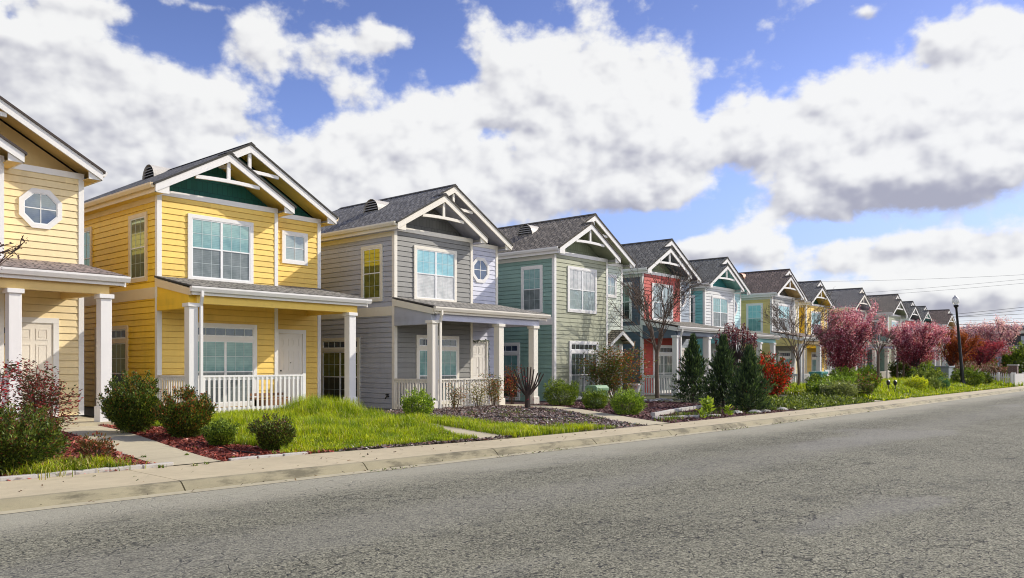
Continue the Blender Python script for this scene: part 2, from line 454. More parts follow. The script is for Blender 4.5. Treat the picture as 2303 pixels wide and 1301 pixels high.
# asphalt
m, t = new_mat('asphalt')
o3 = t.obj
vo = t.new('ShaderNodeTexVoronoi'); vo.inputs['Scale'].default_value = 72; t.link(o3, vo.inputs['Vector'])
sp = t.new('ShaderNodeSeparateColor'); t.link(vo.outputs['Color'], sp.inputs[0])
v2 = t.new('ShaderNodeTexVoronoi'); v2.inputs['Scale'].default_value = 38; t.link(o3, v2.inputs['Vector'])
sp2 = t.new('ShaderNodeSeparateColor'); t.link(v2.outputs['Color'], sp2.inputs[0])
big = t.noise(.35, 5, .6, t.scalev(o3, .45, 1, 1)); mid = t.noise(1.7, 6, .7, t.scalev(o3, .7, 1, 1)); fine = t.noise(42, 4, .7, o3)
st = t.M('POWER', sp.outputs[0], 1.4)
base = t.mix(st, (.076, .074, .054), (.345, .33, .24))
base = t.mix(t.ramp(sp2.outputs[1], .88, .97), base, (.035, .035, .033))
base = t.mix(1.0, base, t.M('MULTIPLY_ADD', fine, .9, .56), 'MULTIPLY')
base = t.mix(t.ramp(mid, .50, .70, 0, .34), base, (.05, .05, .047))
base = t.mix(1.0, base, t.M('MULTIPLY_ADD', big, .55, .78), 'MULTIPLY')
# fine cracks running mostly along one direction, in patches
wob = t.new('ShaderNodeTexNoise'); wob.inputs['Scale'].default_value = 3.5; wob.inputs['Detail'].default_value = 5; t.link(o3, wob.inputs['Vector'])
wv = t.new('ShaderNodeVectorMath', operation='MULTIPLY_ADD'); t.link(wob.outputs[1], wv.inputs[0]); wv.inputs[1].default_value = (.5, .5, 0); t.link(t.scalev(o3, 1.3, 2.4, 1), wv.inputs[2])
ck = t.new('ShaderNodeTexVoronoi', feature='DISTANCE_TO_EDGE'); ck.inputs['Scale'].default_value = 2.2; t.link(wv.outputs[0], ck.inputs['Vector'])
ck2 = t.new('ShaderNodeTexVoronoi', feature='DISTANCE_TO_EDGE'); ck2.inputs['Scale'].default_value = 7.0; t.link(wv.outputs[0], ck2.inputs['Vector'])
crack = t.M('MULTIPLY', t.ramp(ck.outputs[0], .006, .03, 1, 0), t.ramp(t.noise(.5, 4, .6, o3), .44, .56))
crack = t.M('MAXIMUM', crack, t.M('MULTIPLY', t.ramp(ck2.outputs[0], .01, .07, .55, 0), t.ramp(t.noise(.33, 5, .65, o3), .50, .62)))
base = t.mix(t.M('MULTIPLY', crack, .62), base, (.025, .025, .02))
# pale dusty band beside the gutter (road edge), from the distance to the kerb stored per vertex
at = t.new('ShaderNodeAttribute', attribute_name='edge').outputs['Fac']
e2 = t.M('ADD', at, t.M('MULTIPLY', t.M('SUBTRACT', t.noise(.8, 5, .6, t.scalev(o3, .4, 1, 1)), .5), 1.6))
wheel = t.M('MULTIPLY', t.ramp(t.M('ABSOLUTE', t.M('SUBTRACT', e2, 3.6)), .2, 1.1, 1, 0), .28)
base = t.mix(wheel, base, (.26, .25, .215))
patch = t.ramp(t.noise(.22, 3, .5, t.scalev(o3, .5, 1.2, 1)), .56, .62, 0, .35)
base = t.mix(patch, base, (.27, .26, .23))
dust = t.M('MULTIPLY', t.ramp(e2, .3, 2.1, .88, 0), t.M('MULTIPLY_ADD', fine, .8, .5))
base = t.mix(dust, base, (.39, .37, .285))
t.link(base, t.b.inputs['Base Color']); t.b.inputs['Roughness'].default_value = .92; t.b.inputs['Specular IOR Level'].default_value = .25
hh = t.M('SUBTRACT', t.M('ADD', t.M('MULTIPLY', sp.outputs[1], .5), fine), t.M('MULTIPLY', crack, 2.0))
bump(t, hh, .6, .012)
m_asph = m
xs = np.concatenate([np.arange(-24, 40, 2.0), np.arange(40, 161, 6.0)])
ys = np.concatenate([[-3.5], np.linspace(-2.5, 1, 8)[0:], np.linspace(.82, 0.0, 1)])
mb = MB(); ev = []
fr = [0, .15, .3, .45, .6, .7, .8, .85, .9, .93, .96, 1.0]
def rp(x, f):
    ye = float(Yc(x)) - .30
    y = -3.5 + (ye + 3.5) * f
    return (x, y, .008 + .05 * (1 - ((y - 3.3) / 6.8) ** 2) - .05 * (1 - ((ye - 3.3) / 6.8) ** 2))
for i in range(len(xs) - 1):
    for j in range(len(fr) - 1):
        mb.poly([rp(xs[i], fr[j]), rp(xs[i + 1], fr[j]), rp(xs[i + 1], fr[j + 1]), rp(xs[i], fr[j + 1])])
road = tag(mb.build('road', m_asph), kind='structure')
a = road.data.attributes.new('edge', 'FLOAT', 'POINT')
a.data.foreach_set('value', [float(Yc(v.co.x) - .30 - v.co.y) for v in road.data.vertices])
import bmesh
bm = bmesh.new(); bm.from_mesh(road.data); bmesh.ops.remove_doubles(bm, verts=bm.verts, dist=1e-4); bm.to_mesh(road.data); bm.free()
# the far kerb behind the camera and the land around
mb = MB(); mb.poly([(-40, -3.5, .02), (160, -3.5, .02), (160, -3.62, .13), (-40, -3.62, .13)]); mb.poly([(-40, -3.62, .13), (160, -3.62, .13), (160, -5.2, .13), (-40, -5.2, .13)])
tag(mb.build('opposite_sidewalk', m_walk), kind='structure')

# ------------------------------------------------------------------ front gardens as sheets between the paths
def lerp(a, b, f): return a + (b - a) * f
def polyx(pl, y):
    return float(np.interp(y, [p[1] for p in pl], [p[0] for p in pl]))
PATHS = [  # left edge, right edge as (X, Y) going away from the street
    ([(5.72, 11.4), (5.80, 12), (6.72, 19.4)], [(6.72, 11.4), (6.75, 12), (7.72, 19.4)]),
    ([(12.05, 10.8), (12.5, 12), (14.0, 20.1)], [(12.95, 10.8), (13.35, 12), (14.95, 20.1)]),
    ([(17.75, 10.4), (18.2, 11.7), (19.6, 14.1), (20.75, 16.2), (20.95, 19.0)], [(18.75, 10.4), (19.45, 11.9), (21.04, 15.2), (21.95, 16.9), (22.1, 19.0)]),
    ([(35.55, 10.2), (36.2, 12), (37.6, 19.6)], [(36.45, 10.2), (37.1, 12), (38.6, 19.6)]),
    ([(40.6, 10.2), (41.0, 12), (45.2, 20)], [(41.2, 10.2), (41.7, 12), (46.2, 20)])]
def sheet(name, eL, eR, y0f, y1, m, dz=0.0, step=.35, nx=None):
    """ground sheet between two edge lines from the back of the sidewalk to y1"""
    mb = MB()
    W = max(polyx(eR, 15) - polyx(eL, 15), .5)
    nx = nx or max(2, int(W / step)); ny = 26
    P = {}
    for i in range(nx + 1):
        for j in range(ny + 1):
            f = i / nx
            x0 = lerp(polyx(eL, 11), polyx(eR, 11), f); ya = float(y0f(x0)); y = ya + (y1 - ya) * (j / ny) ** 1.3
            x = lerp(polyx(eL, y), polyx(eR, y), f)
            if j == 0: y = float(y0f(x))
            P[i, j] = (x, y, float(gh(x, y)) + dz)
    for i in range(nx):
        for j in range(ny):
            mb.poly([P[i, j], P[i + 1, j], P[i + 1, j + 1], P[i, j + 1]])
    return tag(mb.build(name, m, smooth=True), kind='structure')
m_red = chips_ground((.17, .04, .022), (.30, .09, .055), 'red_mulch_ground')
m_chip = chips_ground((.08, .06, .05), (.24, .19, .165), 'bark_ground')
m_dark = chips_ground((.045, .02, .018), (.11, .05, .045), 'dark_mulch_ground')
m_soil = chips_ground((.04, .05, .015), (.09, .11, .03), 'grassy_soil')
m_soil2 = chips_ground((.045, .04, .02), (.09, .10, .04), 'planted_soil')
yb = lambda x: Yb(x)
sheet('mulch_bed', [(-10, 11), (-10, 20)], PATHS[0][0], yb, 20, m_red)
RM = [(8.35, 11), (8.4, 13), (8.6, 15), (8.7, 20.2)]
sheet('mulch_bed', PATHS[0][1], RM, yb, 20.2, m_red)
sheet('lawn_soil', RM, PATHS[1][0], yb, 20.4, m_soil)
LR = [(15.6, 10), (15.7, 12.5), (15.2, 14.5), (15.4, 17), (15.6, 20)]
sheet('lawn_soil', PATHS[1][1], LR, yb, 20.4, m_soil)
sheet('bark_bed', LR, PATHS[2][0], yb, 19.2, m_chip)
sheet('bark_bed', PATHS[2][1], [(27.8, 10), (27.8, 20)], yb, 20.4, m_dark)
sheet('garden_soil', [(27.8, 10), (27.8, 20)], PATHS[3][0], yb, 20.4, m_soil2)
sheet('garden_soil', PATHS[3][1], PATHS[4][0], yb, 21, m_soil2, step=.6)
sheet('lawn_soil', PATHS[4][1], [(110, 10), (110, 20)], yb, 21, m_soil, step=1.2)
for L, R in PATHS:
    sheet('path', L, R, yb, L[-1][1], m_path, .012, step=.5)
# land behind and to the horizon
mb = MB()
for (xa, xb, ya, yb_, z) in ((-30, 160, 18.8, 60, .1), (-1500, 1500, 60, 1800, .05), (160, 1500, -1500, 60, .05), (-1500, -30, -1500, 60, .05), (-30, 160, -1500, -5.2, .1)):
    mb.poly([(xa, ya, z), (xb, ya, z), (xb, yb_, z), (xa, yb_, z)])
tag(mb.build('ground', m_soil2), kind='structure')

# ------------------------------------------------------------------ windows
WHITE = (.80, .78, .74)
M_TRIM = paint(WHITE, .06, .45, .12)
M_CREAM = paint((.80, .74, .60), .06, .45, .15)
M_SASH = plain((.82, .82, .80), .35)
M_MUN = plain((.55, .62, .60), .4)
GL = {'teal': glass((.13, .29, .275), (.22, .40, .375), .045, .65), 'aqua': glass((.18, .46, .50), (.30, .56, .58), .07, .7),
      'dark': glass((.035, .06, .055), (.07, .10, .09), .12), 'screen': glass((.13, .16, .155), (.21, .24, .235), .01, .3),
      'pale': glass((.46, .47, .46), (.66, .66, .64), .0, .3), 'mid': glass((.28, .36, .34), (.36, .42, .40), .05),
      'blue': glass((.02, .035, .075), (.05, .07, .12), .07), 'black': glass((.012, .014, .012), (.025, .028, .024), .05, .4),
      'olive': glass((.07, .09, .02), (.15, .17, .04), .20, .8, (.80, .93, .55)), 'olivelow': glass((.04, .055, .012), (.08, .095, .02), .16, .5, (.8, .95, .45))}

def window(parent, org, ax, nr, w, h, cols=2, transom=0.0, check=.5, glass_='teal', low='screen', trim=None, tw=.11, head=True, muntin=True, grid=(3, 2)):
    """cased window; org = lower left of the casing on the wall plane, ax along the wall, nr outward"""
    ax = np.array(ax, float); nr = np.array(nr, float); og = np.array(org, float)
    def xf(u, n, z): return tuple(og + ax * u + nr * n + np.array((0, 0, z)))
    trim = trim or M_TRIM
    c = MB(xf); d = .05
    c.box(0, tw, 0, d, 0, h); c.box(w - tw, w, 0, d, 0, h)
    c.box(tw, w - tw, 0, d, h - tw, h); c.box(tw, w - tw, 0, d + .004, 0, tw)
    zt = h - tw
    if transom:
        c.box(tw, w - tw, 0, d + .006, h - tw - transom - .13, h - tw - transom)
        zt = h - tw - transom - .13
    wo = c.build('window', trim, parent)
    s = MB(xf); b = .035
    def frame(u0, u1, z0, z1, n0=.018, n1=.036):
        s.box(u0, u0 + b, n0, n1, z0, z1); s.box(u1 - b, u1, n0, n1, z0, z1)
        s.box(u0 + b, u1 - b, n0, n1, z0, z0 + b); s.box(u0 + b, u1 - b, n0, n1, z1 - b, z1)
    U0, U1, Z0, Z1 = tw, w - tw, tw, zt
    zc = Z0 + (Z1 - Z0) * check
    cw = (U1 - U0) / cols
    mu = MB(xf); up = MB(xf); lo = MB(xf)
    for i in range(cols):
        a, e = U0 + i * cw, U0 + (i + 1) * cw
        frame(a, e, zc - .012, Z1, .021, .037); frame(a, e, Z0, zc + .022, .0235, .042)
        up.poly([(a, .0225, zc), (e, .0225, zc), (e, .0225, Z1), (a, .0225, Z1)], [(a, zc), (e, zc), (e, Z1), (a, Z1)])
        lo.poly([(a, .0235, Z0), (e, .0235, Z0), (e, .0235, zc), (a, .0235, zc)], [(a, Z0), (e, Z0), (e, zc), (a, zc)])
        if muntin:
            for k in range(1, grid[0]):
                x = a + b + (e - a - 2 * b) * k / grid[0]
                mu.box(x - .006, x + .006, .0226, .028, zc + .03, Z1 - b)
                mu.box(x - .004, x + .004, .0236, .0265, Z0 + b, zc - .02)
            for k in range(1, grid[1]):
                z = zc + (Z1 - zc) * k / grid[1]; mu.box(a + b, e - b, .0227, .0277, z - .006, z + .006)
                z = Z0 + (zc - Z0) * k / grid[1]; mu.box(a + b, e - b, .0237, .0262, z - .004, z + .004)
    if transom:
        za, zb = h - tw - transom, h - tw
        frame(U0, U1, za, zb, .021, .037)
        n = 3 * cols
        for k in range(1, n):
            x = U0 + (U1 - U0) * k / n; mu.box(x - .009, x + .009, .0226, .032, za + b, zb - b)
        tp = MB(xf); tp.poly([(U0, .0225, za), (U1, .0225, za), (U1, .0225, zb), (U0, .0225, zb)], [(U0, za), (U1, za), (U1, zb), (U0, zb)])
        tp.build('transom_pane', GL['blue' if glass_ != 'dark' else 'black'], wo)
    s.build('sash', M_SASH, wo)
    if muntin: mu.build('muntin', M_MUN, wo)
    up.build('pane', GL[glass_], wo)
    lo.build('insect_screen', GL[low], wo)
    return wo

def fixed_window(parent, cx, y, cz, shape, r, glass_='blue', w=None, h=None):
    """octagonal or square fixed light on a street-facing wall"""
    if shape == 'octagon':
        k = [(math.cos(PI / 8 + i * PI / 4), math.sin(PI / 8 + i * PI / 4)) for i in range(8)]
        sx, sz = r * 1.08, r * 1.08
    else:
        k = [(-1, -1), (1, -1), (1, 1), (-1, 1)]; sx, sz = w / 2, h / 2
    n = len(k)
    sc_in = (1 - .115 / sx, 1 - .115 / sz)
    def ring(fx, fz, yy): return [(cx + a * sx * fx, yy, cz + b * sz * fz) for a, b in k]
    c = MB(); o1, i1 = ring(1, 1, y - .05), ring(sc_in[0], sc_in[1], y - .05); o0, i0 = ring(1, 1, y), ring(sc_in[0], sc_in[1], y)
    for a in range(n):
        b = (a + 1) % n
        c.poly([o1[a], o1[b], i1[b], i1[a]]); c.poly([o0[a], o0[b], o1[b], o1[a]]); c.poly([i1[a], i1[b], i0[b], i0[a]])
    wo = c.build('window', M_TRIM, parent)
    s = MB(); f2 = (1 - .14 / sx, 1 - .14 / sz)
    i2 = ring(f2[0], f2[1], y - .040); i1 = ring(sc_in[0], sc_in[1], y - .040); i3 = ring(f2[0], f2[1], y - .024)
    for a in range(n):
        b = (a + 1) % n
        s.poly([i1[a], i1[b], i2[b], i2[a]]); s.poly([i2[a], i2[b], i3[b], i3[a]])
    s.box(cx - .009, cx + .009, y - .035, y - .0245, cz - sz * f2[1], cz + sz * f2[1])
    s.box(cx - sx * f2[0], cx - .012, y - .034, y - .0245, cz - .012, cz + .012); s.box(cx + .012, cx + sx * f2[0], y - .034, y - .0245, cz - .012, cz + .012)
    s.build('sash', M_SASH, wo)
    p = MB(); q = ring(sc_in[0], sc_in[1], y - .024); p.poly(q, [(a[0], a[2]) for a in q]); p.build('pane', GL[glass_], wo)
    return wo

# ------------------------------------------------------------------ houses
HW, BW, RC, OH, OF, EZ, PT = 5.7, 3.74, .51, .30, .52, 5.85, .564
FL = -.42          # floor, local
BK = 9.5           # back wall
def lap(mb, p0, p1, z0, z1, nr, step=.172):
    """lap siding on a vertical wall from plan point p0 to p1"""
    z = z0; L = math.hypot(p1[0] - p0[0], p1[1] - p0[1])
    def pq(o, zz, e): return (e[0] + nr[0] * o, e[1] + nr[1] * o, zz)
    while z < z1 - 1e-4:
        zt = min(z + step, z1); o = .020; zg = z + .014
        # shadow gap under the butt of each board, then the board face leaning in towards its top
        mb.poly([pq(.004, z, p0), pq(.004, z, p1), pq(-.02, z + .002, p1), pq(-.02, z + .002, p0)])
        mb.poly([pq(-.02, z + .002, p0), pq(-.02, z + .002, p1), pq(-.02, zg, p1), pq(-.02, zg, p0)])
        mb.poly([pq(-.02, zg, p0), pq(-.02, zg, p1), pq(o, zg, p1), pq(o, zg, p0)])
        mb.poly([pq(o, zg, p0), pq(o, zg, p1), pq(.004, zt, p1), pq(.004, zt, p0)], [(0, z), (L, z), (L, zt), (0, zt)])
        z = zt

def house(label, pos, C, porch=True, entry='octagon', cols=(0.0, 5.15), rail=(0.0, 3.45), endpost=True, bayglass='teal', baylow='screen',
          sideglass='dark', sidelow='dark', railstyle='baluster', lowglass='teal', vent=None, side_trim=None, truss=True, detail=2, gutter_m=None, midcol=None, sidewin2=True):
    X0, Y0, Z0 = pos
    H = empty('house', (X0, Y0, Z0 + 1.7 + FL)); tag(H, label, 'house', 'two-storey houses along the street')
    off = (0, 0, -FL)
    class B(MB):
        def build(s, name, mats, parent=None, **k):
            if parent is H: k['loc'] = off
            return MB.build(s, name, mats, parent, **k)
    gpf = (lambda c: paint(c)) if C.get('plain') else gable_paint
    mside, mbay, ment, mgab, msof = paint(C['side'], .12, .55, .35, True), paint(C['bay'], .14, .55, C.get('grime', .35), True), paint(C['entry'], .12, .55, .3, True), gpf(C['gable']), paint(C['soffit'])
    mroof = shingles(C['roof']); medge = plain(tuple(x * .7 for x in C['roof']), .95); tr = C.get('trim'); mtr = paint(tr, .06, .45, .15) if tr else M_TRIM
    mst = side_trim or mtr
    zb = FL + .04
    # walls
    b = B(); lap(b, (0, BK), (0, 0), zb, 5.64, (-1, 0)); lap(b, (HW, RC), (HW, BK), zb, 5.64, (1, 0)); lap(b, (HW, BK), (0, BK), zb, 5.64, (0, 1)); b.build('side_wall', mside, H)
    b = B(); lap(b, (0, 0), (BW, 0), zb, 5.64, (0, -1)); lap(b, (BW, 0), (BW, RC), zb, 5.64, (1, 0)); b.build('bay_wall', mbay, H)
    b = B(); lap(b, (BW, RC), (HW, RC), zb, 5.64, (0, -1)); b.build('entry_wall', ment, H)
    b = B(); b.box(.03, BW - .03, .03, BK - .03, FL - .25, zb); b.box(BW - .03, HW - .03, RC + .03, BK - .03, FL - .25, zb - .003); b.build('foundation', plain((.3, .29, .27), .9), H)
    # gable panels
    zr = EZ - .16
    def rz(x, xr): return zr + PT * (xr + OH - abs(x - xr))
    q = [(0, .42, 5.64), (BW, .42, 5.64), (BW, .42, rz(BW, BW / 2)), (BW / 2, .42, rz(BW / 2, BW / 2)), (0, .42, rz(0, BW / 2))]
    b = B(); b.poly(q, [(p[0], p[2]) for p in q]); b.build('gable_panel', mgab, H)
    q = [(0, RC + .42, 5.64), (HW, RC + .42, 5.64), (HW, RC + .42, rz(HW, HW / 2)), (HW / 2, RC + .42, rz(HW / 2, HW / 2)), (0, RC + .42, rz(0, HW / 2))]
    b = B(); b.poly(q, [(p[0], p[2]) for p in q]); b.build('gable_panel', gpf(C.get('gable2', C['gable'])), H)
    # trim
    def corner(bx):
        b = B()
        for q in bx: b.box(*q)
        b.build('corner_board', mtr, H)
    e = .03
    corner([(-e, .10, -e, 0, zb, 5.63), (-e, 0, 0, .10, zb, 5.63)])
    corner([(BW - .09, BW + e, -e, 0, zb, 5.63), (BW, BW + e, 0, .10, zb, 5.63)])
    corner([(HW - .10, HW + e, RC - e, RC, zb, 5.63), (HW, HW + e, RC, RC + .1, zb, 5.63)])
    b = B(); b.box(-e - .004, 0, .10, BK, 2.77, 3.08); b.build('belly_band', mst, H)
    b = B(); b.box(-e, BW + e, -e - .006, .43, 5.62, 5.77); b.build('frieze_board', mtr, H)
    b = B(); b.box(BW + e, HW + e, RC - e - .006, RC + .43, 5.62, 5.77); b.build('frieze_board', mtr, H)
    b = B(); b.box(-e, 0, .10, BK, 5.45, 5.62); b.build('frieze_board', mst, H)
    # roof
    xr, ax_ = HW / 2, EZ + PT * (HW / 2 + OH); bxr, bax = BW / 2, EZ + PT * (BW / 2 + OH)
    yf, yr, yB = RC - OF, 6.7, BK + .35
    sl = math.hypot(1, PT)
    def U(p, x0): return (p[1], abs(p[0] - x0) * sl)
    r = B()
    def plane(pts, x0): r.slab(pts, .06, [U(p, x0) for p in pts], 0, 1)
    yf0 = -OF - .03; yf1 = yf - .03
    plane([(-OH - .05, yf1, EZ - .05 * PT), (xr, yf1, ax_), (xr, yr, ax_), (-OH - .05, yB, EZ - .05 * PT)], -OH)
    plane([(HW + OH + .05, yB, EZ - .05 * PT), (xr, yr, ax_), (xr, yf1, ax_), (HW + OH + .05, yf1, EZ - .05 * PT)], HW + OH)
    pts = [(-OH, yB, EZ - .002), (xr, yr, ax_ - .002), (HW + OH, yB, EZ - .002)]; r.slab(pts, .06, [(p[0], (yB - p[1]) * 1.1) for p in pts], 0, 1)
    plane([(-OH - .05, yf0, EZ - .05 * PT), (bxr, yf0, bax), (bxr, yf1, bax), (-OH - .05, yf1, EZ - .05 * PT)], -OH)
    plane([(BW + OH + .05, RC, EZ - .05 * PT), (bxr, RC, bax), (bxr, yf0, bax), (BW + OH + .05, yf0, EZ - .05 * PT)], BW + OH)
    # ridge caps
    y = yf1
    r.prism([(xr - .14, ax_ - .055), (xr, ax_ + .03), (xr + .14, ax_ - .055)], 'y', yf1 + .001, yr, 1)
    r.prism([(bxr - .14, bax - .055), (bxr, bax + .03), (bxr + .14, bax - .055)], 'y', yf0 + .001, yf1, 1)
    ro = r.build('roof', [mroof, medge], H)
    # soffits (undersides of the rakes) and eave boxes
    s = B()
    def under(xa, za, xb, zb_, y0, y1): s.slab([(xa, y0, za), (xb, y0, zb_), (xb, y1, zb_), (xa, y1, za)], .02)
    d = .085
    under(-OH + .03, EZ + .03 * PT - d, bxr, bax - d, -OF + .03, .425); under(bxr, bax - d, BW + OH - .03, EZ + .03 * PT - d, -OF + .03, RC)
    under(bxr + .4, EZ + PT * (bxr + .4 + OH) - d - .002, xr, ax_ - d, yf + .03, RC + .425); under(xr, ax_ - d, HW + OH - .03, EZ + .03 * PT - d, yf + .03, RC + .425)
    s.box(-OH + .03, 0, -OF + .05, BK, 5.60, 5.62); s.box(BW, BW + OH - .03, -OF + .05, RC, 5.60, 5.62); s.box(HW, HW + OH - .03, yf + .05, BK, 5.60, 5.62)
    s.build('soffit', msof, H)
    # rake boards with their end blocks, one per slope
    def rake(xa, xb, y0, xend, sgn):
        k = B(); za = EZ + PT * 0 - .035; zt = EZ + PT * abs(xb - xa) - .035; hh = .235
        k.prism([(xa, za), (xb, zt), (xb, zt - hh * sl * .92), (xa + sgn * .02, za - hh * .93), (xa, za - hh * .93)] if sgn > 0 else
                [(xb, zt), (xa, za), (xa, za - hh * .93), (xa - .02, za - hh * .93), (xb, zt - hh * sl * .92)], 'y', y0, y0 + .045)
        k.box(min(xa, xend), max(xa, xend), y0 + .046, y0 + .09, 5.585, EZ - .05)
        k.build('rake_board', mtr, H)
    rake(-OH, bxr, -OF, .10, 1); rake(BW + OH, bxr, -OF, BW - .02, -1)
    rake(-OH + 1.9, xr, yf, 1.7, 1) if False else None
    k = B(); xa = bxr + .2; za = EZ + PT * (xa + OH) - .035; zt = ax_ - .035
    k.prism([(xa, za), (xr, zt), (xr, zt - .25), (xa, za - .25)], 'y', yf, yf + .045); k.build('rake_board', mtr, H)
    rake(HW + OH, xr, yf, HW - .02, -1)
    # eave fascias
    k = B(); k.box(-OH - .005, -OH + .03, -OF + .046, BK, 5.585, 5.80); k.build('fascia', mst, H)
    k = B(); k.box(BW + OH - .03, BW + OH + .005, -OF + .046, RC - .02, 5.585, 5.80); k.build('fascia', mtr, H)
    k = B(); k.box(HW + OH - .03, HW + OH + .005, yf + .046, BK, 5.585, 5.80); k.build('fascia', mtr, H)
    def gutter(name, y0, y1, x, sg, parent=H):
        g = B(); g.prism([(x, 5.70), (x, 5.83), (x + sg * .12, 5.83), (x + sg * .12, 5.78), (x + sg * .08, 5.70)], 'y', y0, y1); return g.build(name, gutter_m or mst, H)
    gutter('gutter', -OF + .05, BK, -OH - .006, -1); gutter('gutter', yf + .05, BK, HW + OH + .006, 1)
    # gable trusses
    if truss:
        def trs(x, z, y):
            k = B(); n = 6; w = 1.0; zc = z - .24
            k.box(x - .05, x + .05, y, y + .06, z - .80, zc)
            for i in range(n):
                u0, u1 = -w + 2 * w * i / n, -w + 2 * w * (i + 1) / n
                a0, a1 = .035 * (1 - (u0 / w) ** 2), .035 * (1 - (u1 / w) ** 2)
                k.prism([(x + u0, z - .92 + a0), (x + u1, z - .92 + a1), (x + u1, z - .82 + a1), (x + u0, z - .82 + a0)], 'y', y - .004, y + .075)
            k.build('gable_brace', mtr, H)
        trs(bxr, bax, -OF + .06); trs(xr, ax_, yf + .06)
    # roof vent
    if vent:
        vy, vx, vc = vent
        vz = EZ + PT * (vx + OH)
        v = B(); n = 10; R_ = .44; Lx = 1.25
        base = vz - .05
        for i in range(n):
            a0, a1 = PI * i / n, PI * (i + 1) / n
            p = [(vx, vy + R_ * math.cos(a0), base + R_ * math.sin(a0) * 1.15), (vx, vy + R_ * math.cos(a1), base + R_ * math.sin(a1) * 1.15)]
            v.poly([p[0], p[1], (vx + Lx, p[1][1], p[1][2]), (vx + Lx, p[0][1], p[0][2])])
            v.poly([(p[0][0] - .03, p[0][1], p[0][2]), (p[1][0] - .03, p[1][1], p[1][2]), p[1], p[0]])
        vo = v.build('roof_vent', plain(vc, .5), H, smooth=False)
        l = MB(); l.poly([(vx + .05, vy + R_ * .94 * math.cos(PI * i / n), base + R_ * 1.08 * math.sin(PI * i / n)) for i in range(n + 1)], mi=0)
        l.build('vent_backing', plain((.02, .02, .02), .9), vo)
        l = MB()
        for i in range(5):
            z = base + .04 + i * .09; hw_ = R_ * .93 * math.sqrt(max(0, 1 - ((z - base) / (R_ * 1.15)) ** 2))
            l.poly([(vx - .02, vy - hw_, z - .02), (vx - .02, vy + hw_, z - .02), (vx + .03, vy + hw_, z + .03), (vx + .03, vy - hw_, z + .03)])
        l.build('louvre', plain(tuple(q * .7 for q in vc), .5), vo)
    # street-facing windows
    window(H, (.85, 0, 3.74), (1, 0, 0), (0, -1, 0), 2.06, 1.90, 2, 0, .5, bayglass, baylow, mtr)
    window(H, (.97, 0, .12), (1, 0, 0), (0, -1, 0), 2.06, 2.44, 2, .27, .5, lowglass, 'screen', mtr)
    if entry == 'octagon': fixed_window(H, 4.72, RC, 5.16, 'octagon', .485)
    else: fixed_window(H, 4.72, RC, 5.12, 'square', .5, 'mid', .96, 1.04)
    # side windows (on the left flank)
    window(H, (0, 1.72, 3.70), (0, -1, 0), (-1, 0, 0), 1.14, 1.94, 1, 0, .5, sideglass, sidelow, mst, grid=(3, 2))
    if sidewin2: window(H, (0, 5.45, 3.70), (0, -1, 0), (-1, 0, 0), 1.14, 1.94, 1, 0, .5, sideglass, sidelow, mst)
    window(H, (0, 4.05, .08), (0, -1, 0), (-1, 0, 0), 2.25, 2.42, 2, .27, .5, sideglass, 'black', mst)
    # door
    dx0, dx1, dz = 4.12, 5.0, 1.93
    k = B(); k.box(dx0 - .13, dx0, RC - .05, RC, FL + .03, dz); k.box(dx1, dx1 + .13, RC - .05, RC, FL + .03, dz); k.box(dx0 - .13, dx1 + .13, RC - .053, RC, dz, dz + .13)
    k.build('door_frame', mtr, H)
    k = B(); k.box(dx0 + .01, dx1 - .01, RC - .03, RC - .001, FL + .04, dz - .005)
    for (u0, u1) in ((dx0 + .12, (dx0 + dx1) / 2 - .05), ((dx0 + dx1) / 2 + .05, dx1 - .12)):
        for (z0, z1) in ((dz - .42, dz - .14), (dz - 1.22, dz - .52), (FL + .2, FL + .92)):
            for q in ((u0, u1, z0, z0 + .03), (u0, u1, z1 - .03, z1), (u0, u0 + .03, z0 + .03, z1 - .03), (u1 - .03, u1, z0 + .03, z1 - .03)):
                k.box(q[0], q[1], RC - .038, RC - .0301, q[2], q[3])
            k.box(u0 + .06, u1 - .06, RC - .036, RC - .0302, z0 + .06, z1 - .06)
    do = k.build('front_door', paint(C.get('door', (.78, .74, .66)), .05, .4, .1), H)
    k = MB(); k.lathe([(.0, 0), (.03, .0), (.035, .03), (.02, .05)], 10, xf) if False else None
    k.box(dx0 + .05, dx0 + .10, RC - .10, RC - .031, .50, .56); k.box(dx0 + .055, dx0 + .095, RC - .05, RC - .0305, .72, .77); k.box((dx0 + dx1) / 2 - .015, (dx0 + dx1) / 2 + .015, RC - .042, RC - .031, dz - .95, dz - .92)
    k.build('door_knob', plain((.06, .055, .05), .3, .8), do)
    # porch
    if porch:
        px0, px1, py = -.10, 5.72, -2.02
        zt0, zt1 = 2.99, 3.38
        r = B(); dpl = zt0 - .01
        pts = [(px0, py - .04, zt0), (px1, py - .04, zt0), (px1, RC, zt1 + .09), (BW + .035, RC, zt1 + .09), (BW + .035, -.002, zt1), (px0, -.002, zt1)]
        r.slab(pts, .05, [(p[0], p[1]) for p in pts], 0, 1)
        pr = r.build('porch_roof', [mroof, medge], H)
        k = B(); k.box(px0 + .05, px1 - .05, py, py + .04, 2.75, 2.935); k.build('porch_fascia', mtr, H)
        k = B(); k.prism([(py, 2.83), (py, 2.965), (py - .12, 2.965), (py - .12, 2.92), (py - .08, 2.83)], 'x', px0 - .02, px1 + .04); k.build('porch_gutter', gutter_m or mtr, H)
        for xx, nm in ((px0, 0), (px1 - .05, 1)):
            k = B(); zq = (zt1 - zt0) / (0 - py)
            k.prism([(py + .041, zt0 - .07), (-.035, zt1 - .07), (-.035, zt1 - .29), (py + .041, zt0 - .26)], 'x', xx, xx + .05); k.build('barge_board', mst if nm == 0 else mtr, H)
